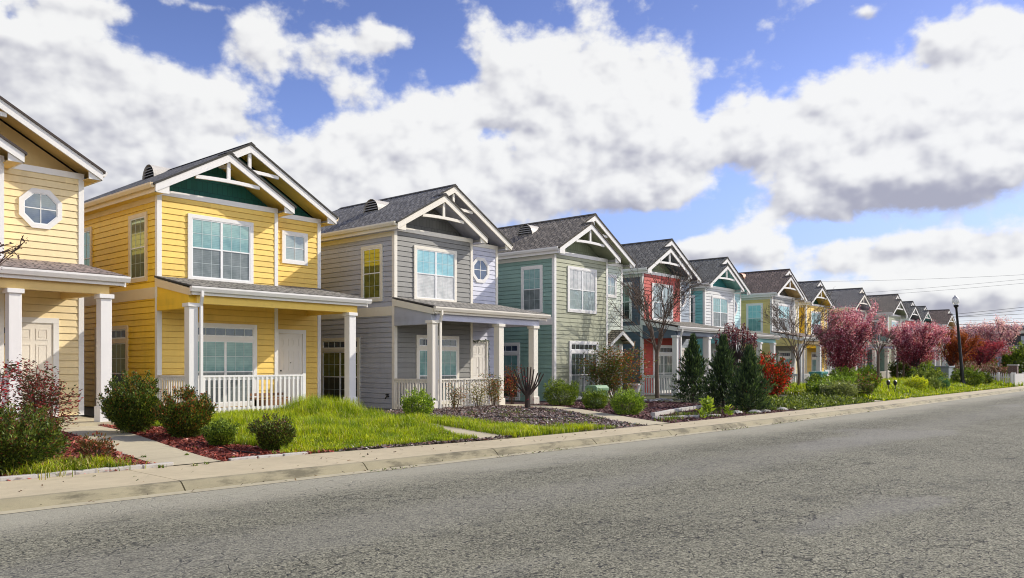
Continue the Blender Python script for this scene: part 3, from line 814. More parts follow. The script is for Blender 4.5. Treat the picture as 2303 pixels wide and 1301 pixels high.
        k = B(); k.box(-.04, .14, py + .2, -.035, 2.42, 2.80); k.prism([(py + .2, 2.80), (-.035, 2.80), (-.035, 3.28), (py + .2, 2.93)], 'x', -.03, .13); k.build('porch_beam', mside, H)
        k = B(); k.box(.14, px1 - .35, py + .12, py + .28, 2.54, 2.80); k.build('porch_beam', msof, H)
        k = B(); k.box(px1 - .55, px1 - .40, py + .28, RC - .01, 2.54, 2.80); k.build('porch_beam', msof, H)
        k = B(); k.box(.14, px1 - .06, py + .05, -.01, 2.80, 2.83); k.box(BW + .04, px1 - .06, -.01, RC - .01, 2.801, 2.83); k.build('porch_ceiling', msof, H)
        for i, cx in enumerate(cols):
            k = B(); w = .125; cy = -1.83; cx = cx + (.0 if cx > 0 else .02)
            k.box(cx - w, cx + w, cy - w, cy + w, FL + .02, 2.44)
            co_ = k.build('porch_column', mtr, H, bevel=.008)
            k = MB(); k.box(cx - w - .035, cx + w + .035, cy - w - .035, cy + w + .035, FL + .005, FL + .36); k.build('column_base', mtr, co_, bevel=.008)
            k = MB(); k.box(cx - w - .04, cx + w + .04, cy - w - .04, cy + w + .04, 2.44, 2.538); k.build('column_cap', mtr, co_, bevel=.006)
        # railing
        def railing(p0, p1, post=False):
            p0 = np.array(p0); p1 = np.array(p1); L = np.linalg.norm(p1 - p0); d = (p1 - p0) / L; nn = np.array((-d[1], d[0]))
            def xf(u, n, z): q = p0 + d * u + nn * n; return (q[0], q[1], z)
            k = B(xf); zt = .65
            k.box(0, L, -.05, .05, zt - .05, zt); k.box(0, L, -.02, .02, zt - .13, zt - .051); k.box(0, L, -.02, .02, FL + .12, FL + .20)
            if railstyle == 'baluster':
                n = max(2, int(L / .138)); s_ = L / n
                for i in range(n): k.box((i + .5) * s_ - .029, (i + .5) * s_ + .029, -.045, -.0205, FL + .06, zt - .051)
            elif railstyle == 'slat':
                for i in range(5): k.box(0, L, -.045, -.0205, FL + .04 + i * .2, FL + .2 + i * .2)
            else: k.box(0, L, -.045, -.0205, FL + .04, zt - .051)
            if post: k.box(L - .05, L + .05, -.052, .052, FL + .01, zt + .03)
            k.build('railing', mtr, H)
        if rail:
            if rail[0] == 0.0: railing((.14, -1.83), (rail[1], -1.83), endpost); railing((.02, -.04), (.02, -1.70))
            else: railing((rail[0], -1.83), (rail[1], -1.83), endpost)
        k = B(); k.box(-.12, 5.65, -2.05, -.001, FL - .2, FL + .005); k.box(BW + .03, 5.65, -.001, RC, FL - .2, FL + .004); k.build('porch_floor', m_path, H)
        # downspout down the left column
        k = B(); cx = .21
        k.beam((cx - .02, py - .06, 2.86), (cx - .02, py - .06, 2.70), .07, .07); k.beam((cx - .02, py - .055, 2.70), (cx, -1.98, 2.46), .07, .07); k.beam((cx, -1.99, 2.47), (cx, -1.99, FL + .1), .07, .07)
        k.build('downspout', mtr, H)
    else:
        # small gabled hood over the door
        cx, hw_, za, ze, y0 = 4.86, .95, 2.72, 2.14, -.10
        r = B()
        for sg in (-1, 1):
            pts = [(cx + sg * hw_, y0, ze), (cx, y0, za), (cx, RC, za), (cx + sg * hw_, RC, ze)]
            if sg < 0: pts[0] = (BW + .035, y0, za - (cx - BW - .035) * .61); pts[3] = (BW + .035, RC, za - (cx - BW - .035) * .61)
            r.slab(pts if sg < 0 else pts[::-1], .05, [(p[1], p[0]) for p in (pts if sg < 0 else pts[::-1])])
        r.build('hood_roof', mroof, H)
        k = B()
        for sg in (-1, 1): k.prism([(cx, za - .03), (cx + sg * hw_, ze - .03), (cx + sg * hw_, ze - .2), (cx, za - .22)][::sg], 'y', y0 + (0 if sg < 0 else .002), y0 + .04)
        k.build('hood_rake', mtr, H)
        k = B(); k.poly([(cx - hw_ + .12, RC - .12, ze - .02), (cx + hw_ - .12, RC - .12, ze - .02), (cx, RC - .12, za - .1)]); k.build('hood_panel', mgab, H)
        for xx in (4.0, 5.3):
            k = B(); k.box(xx, xx + .1, RC - .2, RC - .1, FL, 2.1); k.build('hood_post', mtr, H)
        k = B(); k.box(BW + .05, 5.65, -.6, RC, FL - .2, FL + .005); k.build('door_step', m_path, H)
    return H

YEL = dict(side=(.88, .56, .03), bay=(.88, .60, .13), entry=(.88, .59, .12), gable=(.012, .15, .125), soffit=(.90, .62, .12), roof=(.082, .078, .068))  # one yellow paint; bay and entry are paler, sunlight put into their colour
GRY = dict(side=(.42, .44, .49), bay=(.235, .23, .21), entry=(.60, .61, .70), gable=(.21, .21, .195), soffit=(.55, .56, .66), roof=(.098, .092, .08), trim=(.80, .75, .64), grime=.5)
SAG = dict(side=(.25, .40, .34), bay=(.36, .37, .25), entry=(.62, .68, .57), gable=(.36, .40, .27), soffit=(.46, .50, .35), roof=(.105, .089, .066), grime=.5)
RED = dict(side=(.10, .13, .17), bay=(.50, .06, .035), entry=(.30, .35, .40), gable=(.36, .40, .26), gable2=(.12, .14, .18), soffit=(.22, .25, .30), roof=(.078, .073, .06))
AQU = dict(side=(.22, .56, .55), bay=(.62, .62, .61), entry=(.50, .74, .74), gable=(.09, .42, .43), soffit=(.34, .66, .63), roof=(.074, .072, .06), grime=.5)
PAL = dict(side=(.70, .58, .22), bay=(.33, .33, .31), entry=(.72, .62, .38), gable=(.20, .19, .18), soffit=(.78, .58, .28), roof=(.082, .06, .046), grime=.5)
CRM = dict(side=(.80, .62, .28), bay=(.84, .67, .36), entry=(.86, .69, .38), gable=(.74, .54, .24), soffit=(.76, .54, .20), roof=(.10, .08, .07), plain=True, door=(.78, .72, .62))
VC = (.55, .52, .46)
T_Y = paint((.76, .60, .36), .06, .5, .1); T_G = paint((.74, .70, .57), .06, .5, .15)
HS = []
HS.append(house('cream yellow house with octagon window, cut off by the left edge', (2.66, 21.29, -.91), CRM, cols=(0.0, 3.40, 5.28), rail=(0.0, 3.28), endpost=False, sideglass='olive', sidelow='olivelow'))
HS.append(house('large bright yellow house with dark teal gable behind the tall lawn', (10.37, 21.93, -.94), YEL, entry='square', cols=(0.0, 5.15), rail=(0.0, 3.45), vent=(5.3, 2.2, VC), side_trim=T_Y, sideglass='olive', sidelow='olivelow'))
HS.append(house('large grey and lavender house with octagon window, behind the bark bed', (17.84, 20.72, -1.12), GRY, cols=(0.0, 3.2, 5.1), rail=(0.0, 3.08), endpost=False, vent=(3.0, 1.45, VC), side_trim=T_G, bayglass='aqua', baylow='pale', sideglass='olive', sidelow='olive'))
HS.append(house('sage green house with small gabled door hood, behind the round shrubs', (25.64, 20.02, -1.16), SAG, porch=False, entry='square', vent=(2.8, 1.5, VC), bayglass='pale', baylow='mid', lowglass='dark', sideglass='teal', sidelow='screen'))
HS.append(house('slate blue house with a bright red bay and sage gable, behind the bare tree', (33.92, 21.04, -1.16), RED, cols=(0.0, 3.2, 5.1), rail=(0.0, 3.08), endpost=False, bayglass='mid', baylow='dark', sidelow='black', lowglass='dark'))
HS.append(house('aqua and pale grey house with turquoise gable, behind the three junipers', (41.79, 21.81, -1.24), AQU, cols=(0.0, 3.2, 5.1), rail=None, bayglass='teal', baylow='screen'))
HS.append(house('pale yellow house with grey bay and brown roof, behind the red leaved shrub', (50.06, 21.39, -1.24), PAL, cols=(0.0, 3.2, 5.1), rail=(0.0, 3.08), endpost=False, vent=(3.2, 1.9, (.45, .2, .1)), bayglass='aqua', sideglass='aqua', sidelow='teal'))
HS.append(house('smaller bright yellow house half hidden by the largest pink plum tree', (59.03, 22.6, -1.23), YEL, entry='square', cols=(0.0, 3.2, 5.1), rail=(0.0, 5.0), endpost=False, railstyle='slat', bayglass='aqua'))
HS.append(house('small grey and lavender house right of the largest pink plum tree, further down the row', (67.25, 22.14, -1.22), GRY, cols=(0.0, 3.2, 5.1), rail=(0.0, 5.0), endpost=False, bayglass='aqua'))
HS.append(house('distant sage green house without a porch, between the two rounded pink plum trees', (73.89, 21.18, -1.36), SAG, porch=False, entry='square', bayglass='aqua', lowglass='teal'))
HS.append(house('distant slate and red house, sage gable above the second pink plum tree', (83.8, 22.52, -1.33), RED, cols=(0.0, 3.2, 5.1), rail=(0.0, 3.08), endpost=False))
HS.append(house('distant house with turquoise gable above the second pink plum tree', (94.79, 24.08, -1.14), AQU, cols=(0.0, 3.2, 5.1), rail=(0.0, 3.08), endpost=False))
HS.append(house('farthest house, pale yellow with brown roof, just left of the street lamp', (97.84, 22.39, -1.44), PAL, cols=(0.0, 3.2, 5.1), rail=(0.0, 3.08), endpost=False))
#@@PART3
# ------------------------------------------------------------------ vegetation
def quads_mesh(name, P, tint, m, parent=None, loc=None):
    """P: (n,4,3) leaf quads, tint: (n,3)"""
    n = len(P); me = bpy.data.meshes.new(name)
    me.vertices.add(n * 4); me.vertices.foreach_set('co', P.reshape(-1).astype(np.float32))
    me.loops.add(n * 4); me.loops.foreach_set('vertex_index', np.arange(n * 4, dtype=np.int32))
    me.polygons.add(n); me.polygons.foreach_set('loop_start', np.arange(0, n * 4, 4, dtype=np.int32))
    me.update(calc_edges=True)
    a = me.attributes.new('tint', 'FLOAT_COLOR', 'POINT')
    c = np.ones((n * 4, 4), np.float32); c[:, :3] = np.repeat(np.clip(tint, .002, 1), 4, axis=0)
    a.data.foreach_set('color', c.reshape(-1))
    me.materials.append(m)
    return link_mesh(name, me, parent, loc)

def rand_unit(r, n):
    v = r.normal(size=(n, 3)); return v / np.linalg.norm(v, axis=1, keepdims=True)

def leaves(r, pos, axis, L, Wd, bend=.25):
    """rhombic leaves at pos pointing along axis"""
    n = len(pos); axis = axis / (np.linalg.norm(axis, axis=1, keepdims=True) + 1e-9)
    s = np.cross(axis, rand_unit(r, n)); s /= (np.linalg.norm(s, axis=1, keepdims=True) + 1e-9)
    nn = np.cross(axis, s)
    L = np.broadcast_to(np.asarray(L, float), (n,))[:, None]; Wd = np.broadcast_to(np.asarray(Wd, float), (n,))[:, None]
    a = pos; b = pos + axis * L * .5 + s * Wd * .5 + nn * L * bend * .5; c = pos + axis * L; d = pos + axis * L * .5 - s * Wd * .5 + nn * L * bend * .5
    return np.stack([a, b, c, d], 1)

def palette(r, n, cols, w=None, var=.25):
    cols = np.array(cols, float); k = r.choice(len(cols), n, p=None if w is None else np.array(w) / sum(w))
    return cols[k] * (1 + r.uniform(-var, var, (n, 1)))

G_DARK = [(.04, .065, .010), (.075, .11, .014), (.125, .155, .02), (.02, .035, .006)]
G_MID = [(.07, .115, .012), (.125, .18, .018), (.20, .26, .025), (.035, .06, .01)]
G_LIME = [(.14, .22, .02), (.22, .31, .03), (.30, .38, .04), (.07, .12, .015)]

def shrub(label, x, y, w, h, cols=G_MID, n=2600, leaf=.055, wts=None, tips=None, up=.4, name='shrub', cat='shrub', group=None, lump=.38, seed=1, ratio=.45, dz=0.0, dens=1.0, depth=None, stems=True, shoots=38, shoot_len=1.0, flat=0.0, squash=1.0):
    r = np.random.default_rng(seed)
    z0 = float(gh(x, y)) - .02 + dz
    root = empty(name, (x, y, z0)); tag(root, label, cat, group)
    d = depth or w
    # lumpy outline from a handful of lobes
    nl = 14; lob = rand_unit(r, nl); lob[:, 2] = np.abs(lob[:, 2]) * .8
    n = int(n * dens)
    u = rand_unit(r, n)
    rad = 1 - lump + lump * 1.25 * np.max(np.clip(u @ lob.T, 0, 1) ** 6, axis=1) + r.normal(0, .05, n)
    tz = u[:, 2]
    t_ = r.uniform(0, 1, n) ** .35
    tt = .45 + .55 * t_
    R = rad * tt
    hr = np.hypot(u[:, 0], u[:, 1]); hk = np.where(u[:, 2] < 0, hr ** .45, hr ** 1.12) / np.maximum(hr, 1e-4)
    pos = np.stack([u[:, 0] * hk * R * w / 2, u[:, 1] * hk * R * d / 2, (h * .44 + np.where(u[:, 2] < 0, u[:, 2] * .58, u[:, 2] * .56) * R * h)], 1)
    # taper towards the base
    base = np.clip(pos[:, 2] / (h * .35), 0, 1); k = (.88 + .12 * base ** .7)
    pos[:, 2] -= (1 - base) * h * .05
    pos[:, 0] *= k; pos[:, 1] *= k; pos[:, 2] = np.maximum(pos[:, 2], r.uniform(.0, .08, n))
    ax = u + rand_unit(r, n) * .7 + np.array((0, 0, up))
    # leafy shoots that break the outline
    ns = int(shoots); m_ = max(6, int(n * .22 / max(ns, 1)))
    for i in range(ns):
        v = rand_unit(r, 1)[0]; v[2] = abs(v[2]) * .9 + .05
        b_ = np.array((v[0] * w * .42, v[1] * d * .42, h * (.5 + .46 * v[2]))); dr = v * .6 + np.array((0, 0, .9)); dr /= np.linalg.norm(dr)
        g = r.uniform(0, 1, (m_, 1)); Ls = h * r.uniform(.12, .34) * shoot_len
        pos = np.concatenate([pos, b_ + dr * g * Ls + r.normal(0, .022 + .02 * w * (1 - g), (m_, 3))]); ax = np.concatenate([ax, dr + rand_unit(r, m_) * .9]); tt = np.concatenate([tt, np.full(m_, 1.0)])
    n = len(pos)
    LL = leaf * r.uniform(.7, 1.4, n)
    Q = leaves(r, pos, ax, LL, LL * ratio)
    tc = palette(r, n, cols, wts)
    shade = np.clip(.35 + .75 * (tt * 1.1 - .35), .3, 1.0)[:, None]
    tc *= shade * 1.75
    if tips:
        tcol, frac = tips
        m = (r.uniform(0, 1, n) < frac * (pos[:, 2] / h) * 1.5) & (tt > .8)
        tc[m] = palette(r, int(m.sum()), tcol)
    quads_mesh('foliage', Q, tc, leaf_mat(.22), root)
    if stems:
        s = MB()
        for i in range(7):
            a = r.uniform(0, 2 * PI); e = np.array((math.cos(a) * w * .22, math.sin(a) * d * .22, h * .6))
            s.tube([(e[0] * .15, e[1] * .15, 0), (e[0] * .6, e[1] * .6, h * .3), tuple(e)], [.014, .010, .005], 5)
        s.build('stem', bark((.09, .06, .04)), root)
    return root

def skeleton(r, trunk, limbs, levels, L0, spread, rad0, up=.35, shrink=.72, kids=(2, 3), wob=.12):
    """returns list of (points, radii, level) for a tree whose trunk runs to height 'trunk'"""
    out = []
    top = np.array((r.normal(0, .03) * trunk, r.normal(0, .03) * trunk, trunk))
    mid = top * .5 + np.array((r.normal(0, .02), r.normal(0, .02), 0)) * trunk
    out.append(([np.zeros(3), mid, top], [rad0, rad0 * .82, rad0 * .74], 0))
    def grow(p, d, L, rd, lv):
        pts = [p]; q = p.copy(); dd = d.copy(); n = 3
        for i in range(n):
            dd = dd + r.normal(0, wob, 3) + np.array((0, 0, up * .22)); dd /= np.linalg.norm(dd)
            q = q + dd * L / n; pts.append(q.copy())
        end = rd * (.55 if lv < levels else .35)
        out.append((pts, [lerp(rd, end, i / n) for i in range(n + 1)], lv))
        if lv >= levels: return
        for k in range(r.integers(kids[0], kids[1] + 1)):
            v = rand_unit(r, 1)[0]; v -= dd * (v @ dd); v /= (np.linalg.norm(v) + 1e-9)
            nd = dd + v * spread * r.uniform(.5, 1.1); nd /= np.linalg.norm(nd)
            grow(pts[-1] if k < 2 else pts[-2], nd, L * shrink * r.uniform(.75, 1.15), rd * .58, lv + 1)
    a0 = r.uniform(0, 2 * PI)
    for i in range(limbs):
        a = a0 + 2 * PI * i / limbs + r.normal(0, .25)
        d = np.array((math.cos(a) * spread * 1.0, math.sin(a) * spread * 1.0, 1.0)); d /= np.linalg.norm(d)
        grow(top * r.uniform(.9, 1.0), d, L0 * r.uniform(.85, 1.15), rad0 * .55, 1)
    return out

def tubes(sk, n=5):
    mb = MB()
    for pts, rad, lv in sk: mb.tube([tuple(p) for p in pts], rad, n if lv > 1 else 8, cap=False)
    return mb

def fit_sk(sk, h, w):
    """scale a skeleton so its crown is w wide and the tree h tall; the trunk keeps its place"""
    P = np.concatenate([np.array(p) for p, _, _ in sk]); zt = sk[0][0][-1][2]
    sz = (h - zt) / (P[:, 2].max() - zt); m = np.percentile(np.hypot(P[:, 0], P[:, 1]), 98); sx = (w / 2) / m
    out = []
    for pts, rad, lv in sk:
        q = []
        for p in pts:
            p = np.array(p); z = p[2]
            if z > zt: z = zt + (z - zt) * sz
            f = np.clip(z / zt, 0, 1) if lv > 0 else 0.0
            s_ = 1 + (sx - 1) * (1 if lv > 0 else 0)
            q.append(np.array((p[0] * s_, p[1] * s_, z)))
        out.append((q, rad, lv))
    return out

def vase(r, h, w, trunk, rad, limbs=7, subs=5, twigs=6, lets=2):
    """short trunk, long ascending limbs that fork into many thin, nearly straight twigs"""
    out = []; top = np.array((r.normal(0, .04), r.normal(0, .04), trunk))
    out.append(([np.zeros(3), np.array((r.normal(0, .03), r.normal(0, .03), trunk * .5)), top], [rad, rad * .85, rad * .8], 0))
    def arc(p, q, lift, n=4):
        P = []
        for i in range(n + 1):
            f = i / n; m = p * (1 - f) + q * f; m = m + np.array((0, 0, -lift * math.sin(PI * f))) + (r.normal(0, .012, 3) * (0 < i < n)) * np.linalg.norm(q - p) * 1.6
            P.append(m)
        return P
    H = h - trunk
    for i in range(limbs):
        a = 2 * PI * (i + r.uniform(-.25, .25)) / limbs; k = r.uniform(.25, .78)
        tip = np.array((math.cos(a) * w * .5 * k, math.sin(a) * w * .5 * k, trunk + H * r.uniform(.72, .98) * (1 - .25 * k * k)))
        L = arc(top * r.uniform(.86, 1.0), tip, -.02 * H); out.append((L, [rad * .42, rad * .30, rad * .20, rad * .13, .008], 1))
        for j in range(subs):
            f = lerp(.12, .8, (j + r.uniform(0, 1)) / subs); b0 = L[int(f * 4)] * (1 - (f * 4) % 1) + L[min(int(f * 4) + 1, 4)] * ((f * 4) % 1)
            a2 = a + r.normal(0, .75); kk = min(1, k + r.uniform(-.15, .42) + .2 * (1 - f))
            t2 = np.array((math.cos(a2) * w * .5 * kk, math.sin(a2) * w * .5 * kk, b0[2] + (trunk + H - b0[2]) * r.uniform(.45, .95) * (1 - .3 * kk * kk)))
            S = arc(b0, t2, .02 * H); out.append((S, [rad * .19, rad * .14, rad * .10, .008, .006], 2))
            for q in range(twigs):
                f2 = lerp(.2, .95, (q + r.uniform(0, 1)) / twigs); c0 = S[int(f2 * 4)] * (1 - (f2 * 4) % 1) + S[min(int(f2 * 4) + 1, 4)] * ((f2 * 4) % 1)
                d = (t2 - b0); d /= np.linalg.norm(d); d = d + r.normal(0, .36, 3) + np.array((0, 0, .12)); d /= np.linalg.norm(d)
                t3 = c0 + d * H * r.uniform(.14, .32); T = arc(c0, t3, .0, 2); out.append((T, [.009, .0075, .006], 3))
                for u in range(lets):
                    e0 = c0 * .5 + t3 * .5; d3 = d + r.normal(0, .45, 3); d3 /= np.linalg.norm(d3)
                    out.append(([e0, e0 + d3 * H * r.uniform(.06, .16)], [.0065, .0055], 4))
    return out

def bare_tree(label, x, y, h, w, trunk, rad, seed, dz=0, col_=(.13, .09, .065), pods=0, name='bare_tree', limbs=7, subs=5, twigs=6, lets=2):
    r = np.random.default_rng(seed)
    root = empty(name, (x, y, float(gh(x, y)) - .03 + dz)); tag(root, label, 'tree')
    sk = vase(r, h, w, trunk, rad, limbs, subs, twigs, lets)
    mb = MB()
    for pts, rd, lv in sk:
        if lv <= 1: mb.tube([tuple(p) for p in pts], rd, 8, cap=False)
    mb.build('trunk', bark(col_), root, smooth=True)
    mb = MB()
    for pts, rd, lv in sk:
        if lv > 1: mb.tube([tuple(p) for p in pts], rd, 4, cap=False)
    mb.build('crown', bark(tuple(c * .85 for c in col_)), root, smooth=True)
    if pods:
        tips = np.array([p[-1] for p, _, lv in sk if lv >= 3]); k = r.choice(len(tips), pods)
        pos = tips[k] + r.normal(0, .03, (pods, 3)); Q = leaves(r, pos, rand_unit(r, pods), .05, .035)
        quads_mesh('foliage', Q, palette(r, pods, [(.05, .025, .02), (.09, .04, .03)]), leaf_mat(.1), root)  # dark seed pods at the twig tips; the tree carries no leaves
    return root

def blossom_tree(label, x, y, h, w, trunk, rad, seed, cols, wts, n=9000, leaf=.09, dz=0, group=None, lit=None, limbs=5, levels=4, name='plum_tree', stakes=False, fill=.34, spread=.6, kids=(2, 3)):
    r = np.random.default_rng(seed)
    root = empty(name, (x, y, float(gh(x, y)) - .03 + dz)); tag(root, label, 'tree', group)
    sk = fit_sk(skeleton(r, trunk, limbs, levels, (h - trunk) * .40, spread, rad, .4, .74, kids), h, w)
    mb = MB()
    for pts, rd, lv in sk:
        mb.tube([tuple(p) for p in pts], [max(q, .008) for q in rd], 7 if lv < 2 else 4, cap=False)
    mb.build('trunk', bark((.06, .04, .035)), root, smooth=True)
    seg = [(np.array(p), lv) for p, _, lv in sk if lv >= 1]
    A = np.concatenate([p[:-1] for p, _ in seg]); B_ = np.concatenate([p[1:] for p, _ in seg])
    LV = np.concatenate([[lv] * (len(p) - 1) for p, lv in seg])
    wt = np.where(LV >= levels, 1.0, np.where(LV >= levels - 1, .7, .9)); wt /= wt.sum()
    k = r.choice(len(A), n, p=wt); f = r.uniform(0, 1, (n, 1))
    pos = A[k] * (1 - f) + B_[k] * f + r.normal(0, 1, (n, 3)) * np.where(LV[k] >= levels - 1, .10, .24)[:, None] * (h / 5)
    d = (B_[k] - A[k]); d /= (np.linalg.norm(d, axis=1, keepdims=True) + 1e-9)
    # short upright shoots carry the outline
    m = r.uniform(0, 1, n) < .35
    pos[m] += np.stack([r.normal(0, .05, m.sum()), r.normal(0, .05, m.sum()), r.uniform(0, .45, m.sum())], 1) * (h / 5)
    rad_ = np.hypot(pos[:, 0], pos[:, 1]); lim = w / 2 * 1.06; f_ = np.where(rad_ > lim, lim / np.maximum(rad_, 1e-6), 1.0); pos[:, 0] *= f_; pos[:, 1] *= f_
    inner = r.uniform(0, 1, n) < fill
    kf = r.uniform(.35, .95, inner.sum()); pos[inner, 0] *= kf; pos[inner, 1] *= kf; pos[inner, 2] = trunk * .85 + (pos[inner, 2] - trunk * .85) * r.uniform(.25, .95, inner.sum())
    LL = leaf * r.uniform(.6, 1.3, n)
    Q = leaves(r, pos, d + rand_unit(r, n) * 1.1, LL, LL * .75)
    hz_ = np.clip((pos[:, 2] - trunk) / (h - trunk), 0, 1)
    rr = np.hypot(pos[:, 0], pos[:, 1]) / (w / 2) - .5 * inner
    pl = r.uniform(0, 1, n) < np.clip(.12 + .75 * hz_ ** 1.2 + .30 * rr - .12, .07, .95)  # paler tints gather at top and rim, sunlight painted into the petal mix
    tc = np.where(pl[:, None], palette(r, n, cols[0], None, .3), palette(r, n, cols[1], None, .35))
    quads_mesh('crown', Q, tc, leaf_mat(.38, .6), root)
    if stakes:
        for s_ in (-1, 1):
            b = MB(); b.tube([(s_ * .38, -.1, 0), (s_ * .36, -.1, trunk + .45)], .028, 6); b.build('stake', bark((.06, .045, .035)), root)
    return root

def juniper(label, x, y, h, w, seed, group=None):
    r = np.random.default_rng(seed)
    root = empty('juniper', (x, y, float(gh(x, y)) - .03)); tag(root, label, 'juniper', group)
    nb = 210; Q = []; T = []
    st = MB(); st.tube([(0, 0, 0), (.02, .01, h * .5), (0, 0, h * .93)], [.06, .04, .012], 7, cap=False)
    for i in range(nb):
        f = (i + r.uniform(0, 1)) / nb
        z = .06 + f ** 1.15 * h * .9
        prof = .5 * w * (1.02 - z / h) ** 1.75 * min(1, .8 + z / (h * .2) * .2)
        a = i * 2.399 + r.normal(0, .3)
        Lr = prof * r.uniform(.62, 1.30) + .05
        o = np.array((math.cos(a), math.sin(a), 0)); rise = r.uniform(-.2, .35) + f * 1.9
        e = np.array((0, 0, z)) + o * Lr + np.array((0, 0, Lr * rise + .05))
        p0 = np.array((0, 0, z * .9))
        if i % 4 == 0: st.tube([tuple(p0), tuple(p0 * .4 + e * .6)], [.012, .005], 4, cap=False)
        m = 46
        g = r.uniform(.25, 1, (m, 1)); fan = (1.05 - g) * .34 * (.25 + Lr)
        pos = p0 * (1 - g) + e * g + r.normal(0, 1, (m, 3)) * fan * .55
        axd = (e - p0) / np.linalg.norm(e - p0) + np.array((0, 0, .55)) + r.normal(0, .38, (m, 3))
        LL = r.uniform(.07, .17, m)
        Q.append(leaves(r, pos, axd, LL, LL * .28, .1))
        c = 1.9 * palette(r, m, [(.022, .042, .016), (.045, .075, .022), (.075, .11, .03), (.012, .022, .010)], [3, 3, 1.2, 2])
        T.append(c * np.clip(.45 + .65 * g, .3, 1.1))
    Q = np.concatenate(Q); Q[:, :, 2] = np.maximum(Q[:, :, 2], .02)
    quads_mesh('foliage', Q, np.concatenate(T), leaf_mat(.15, .6), root)
    st.build('trunk', bark((.08, .055, .04)), root)
    return root

def nandina(label, x, y, w, h, seed, cols, wts=None, n=900, stems=7, leaf=.07, dz=0, low=.25, name='nandina', redside=0):
    """upright canes with airy layered leaflets"""
    r = np.random.default_rng(seed)
    root = empty(name, (x, y, float(gh(x, y)) - .02 + dz)); tag(root, label, 'shrub')
    st = MB(); P = []; A = []
    for i in range(stems):
        a = r.uniform(0, 2 * PI); rr = r.uniform(.1, 1) ** .6 * w * .42; hh = h * r.uniform(.6, 1)
        tip = np.array((math.cos(a) * rr, math.sin(a) * rr, hh))
        b = np.array((math.cos(a) * rr * .2, math.sin(a) * rr * .2, 0))
        st.tube([tuple(b), tuple(b * .5 + tip * .5 + np.array((0, 0, hh * .05))), tuple(tip)], [.012, .010, .005], 5, cap=False)
        for k in range(9):
            f = low + (1 - low) * (k / 8.) ** .8
            p = b * (1 - f) + tip * f
            aa = r.uniform(0, 2 * PI); Lr = w * .26 * r.uniform(.6, 1.2)
            q = p + np.array((math.cos(aa) * Lr, math.sin(aa) * Lr, Lr * .35))
            st.tube([tuple(p), tuple(q)], [.005, .003], 3, cap=False)
            m = max(3, n // (stems * 9)); g = r.uniform(.25, 1.1, (m, 1))
            pp = p * (1 - g) + q * g + r.normal(0, .035 + .03 * w, (m, 3)); P.append(pp)
            A.append((q - p) + r.normal(0, .5, (m, 3)) * Lr - np.array((0, 0, .2)) * Lr)
    P = np.concatenate(P); A = np.concatenate(A); n2 = len(P)
    LL = leaf * r.uniform(.7, 1.35, n2)
    tc = palette(r, n2, cols, wts, .3)
    if redside:
        hot = np.clip((P @ np.array((.9, -.45, .3))) / w + .1 + r.normal(0, .15, n2), 0, 1) * np.sign(redside) if redside > 0 else None
        if hot is not None:
            mm = r.uniform(0, 1, n2) < hot * redside; tc[mm] = palette(r, int(mm.sum()), [(.45, .10, .02), (.55, .17, .03), (.38, .05, .03)], None, .3)
    quads_mesh('foliage', leaves(r, P, A, LL, LL * .36), tc, leaf_mat(.3), root)
    st.build('stem', bark((.10, .06, .035)), root)
    return root

def blades(name, pts, hts, wd, r, cols, wts, kind, parent=None, lean=.45, label=None, heads=0.0):
    n = len(pts); a = r.uniform(0, 2 * PI, n)
    dirv = np.stack([np.cos(a), np.sin(a), np.zeros(n)], 1); side = np.stack([-np.sin(a), np.cos(a), np.zeros(n)], 1)
    hts = np.asarray(hts)[:, None]; ln = (lean * r.uniform(.2, 1.2, (n, 1)))
    up = np.array((0, 0, 1.0))
    b0 = pts; m = pts + up * hts * .55 + dirv * hts * ln * .25; tp = pts + up * hts * (1 - .25 * ln) + dirv * hts * ln
    w = np.broadcast_to(np.asarray(wd, float), (n,))[:, None]
    Q1 = np.stack([b0 - side * w * .5, b0 + side * w * .5, m + side * w * .42, m - side * w * .42], 1)
    Q2 = np.stack([m - side * w * .42, m + side * w * .42, tp + side * w * .06, tp - side * w * .06], 1)
    tc = palette(r, n, cols, wts, .28)
    pv = .5 + .5 * np.sin(pts[:, 0] * 3.1 + 1.7 * np.sin(pts[:, 1] * 2.3)) * np.sin(pts[:, 1] * 2.7 + 1.3 * np.sin(pts[:, 0] * 1.9)); pv = pv * .6 + .4 * (.5 + .5 * np.sin(pts[:, 0] * 7.3 + 2 * np.sin(pts[:, 1] * 5.1)))
    tc = tc * (.62 + .62 * pv)[:, None] * np.stack([.86 + .3 * pv, np.ones(n), np.ones(n)], 1)
    dry = r.uniform(0, 1, n) < .03; tc[dry] = palette(r, int(dry.sum()), [(.55, .48, .22), (.42, .34, .14)])
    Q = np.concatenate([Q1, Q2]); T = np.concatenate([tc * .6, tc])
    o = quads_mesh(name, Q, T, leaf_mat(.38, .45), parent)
    if kind: tag(o, kind=kind, label=label)
    return o

def scatter(r, n, x0, x1, y0f, y1f, keep=None):
    x = r.uniform(x0, x1, n); y = r.uniform(0, 1, n)
    ya = y0f(x); y_ = ya + (y1f(x) - ya) * y
    if keep is not None:
        k = keep(x, y_); x, y_ = x[k], y_[k]
    return np.stack([x, y_, gh(x, y_)], 1)
def edgex(pl): return lambda y: np.interp(y, [p[1] for p in pl], [p[0] for p in pl])

GRASS = [(.28, .40, .008), (.40, .52, .012), (.54, .62, .02), (.16, .26, .008), (.58, .54, .16)]
GW = [3, 4, 2.5, 1.6, .35]
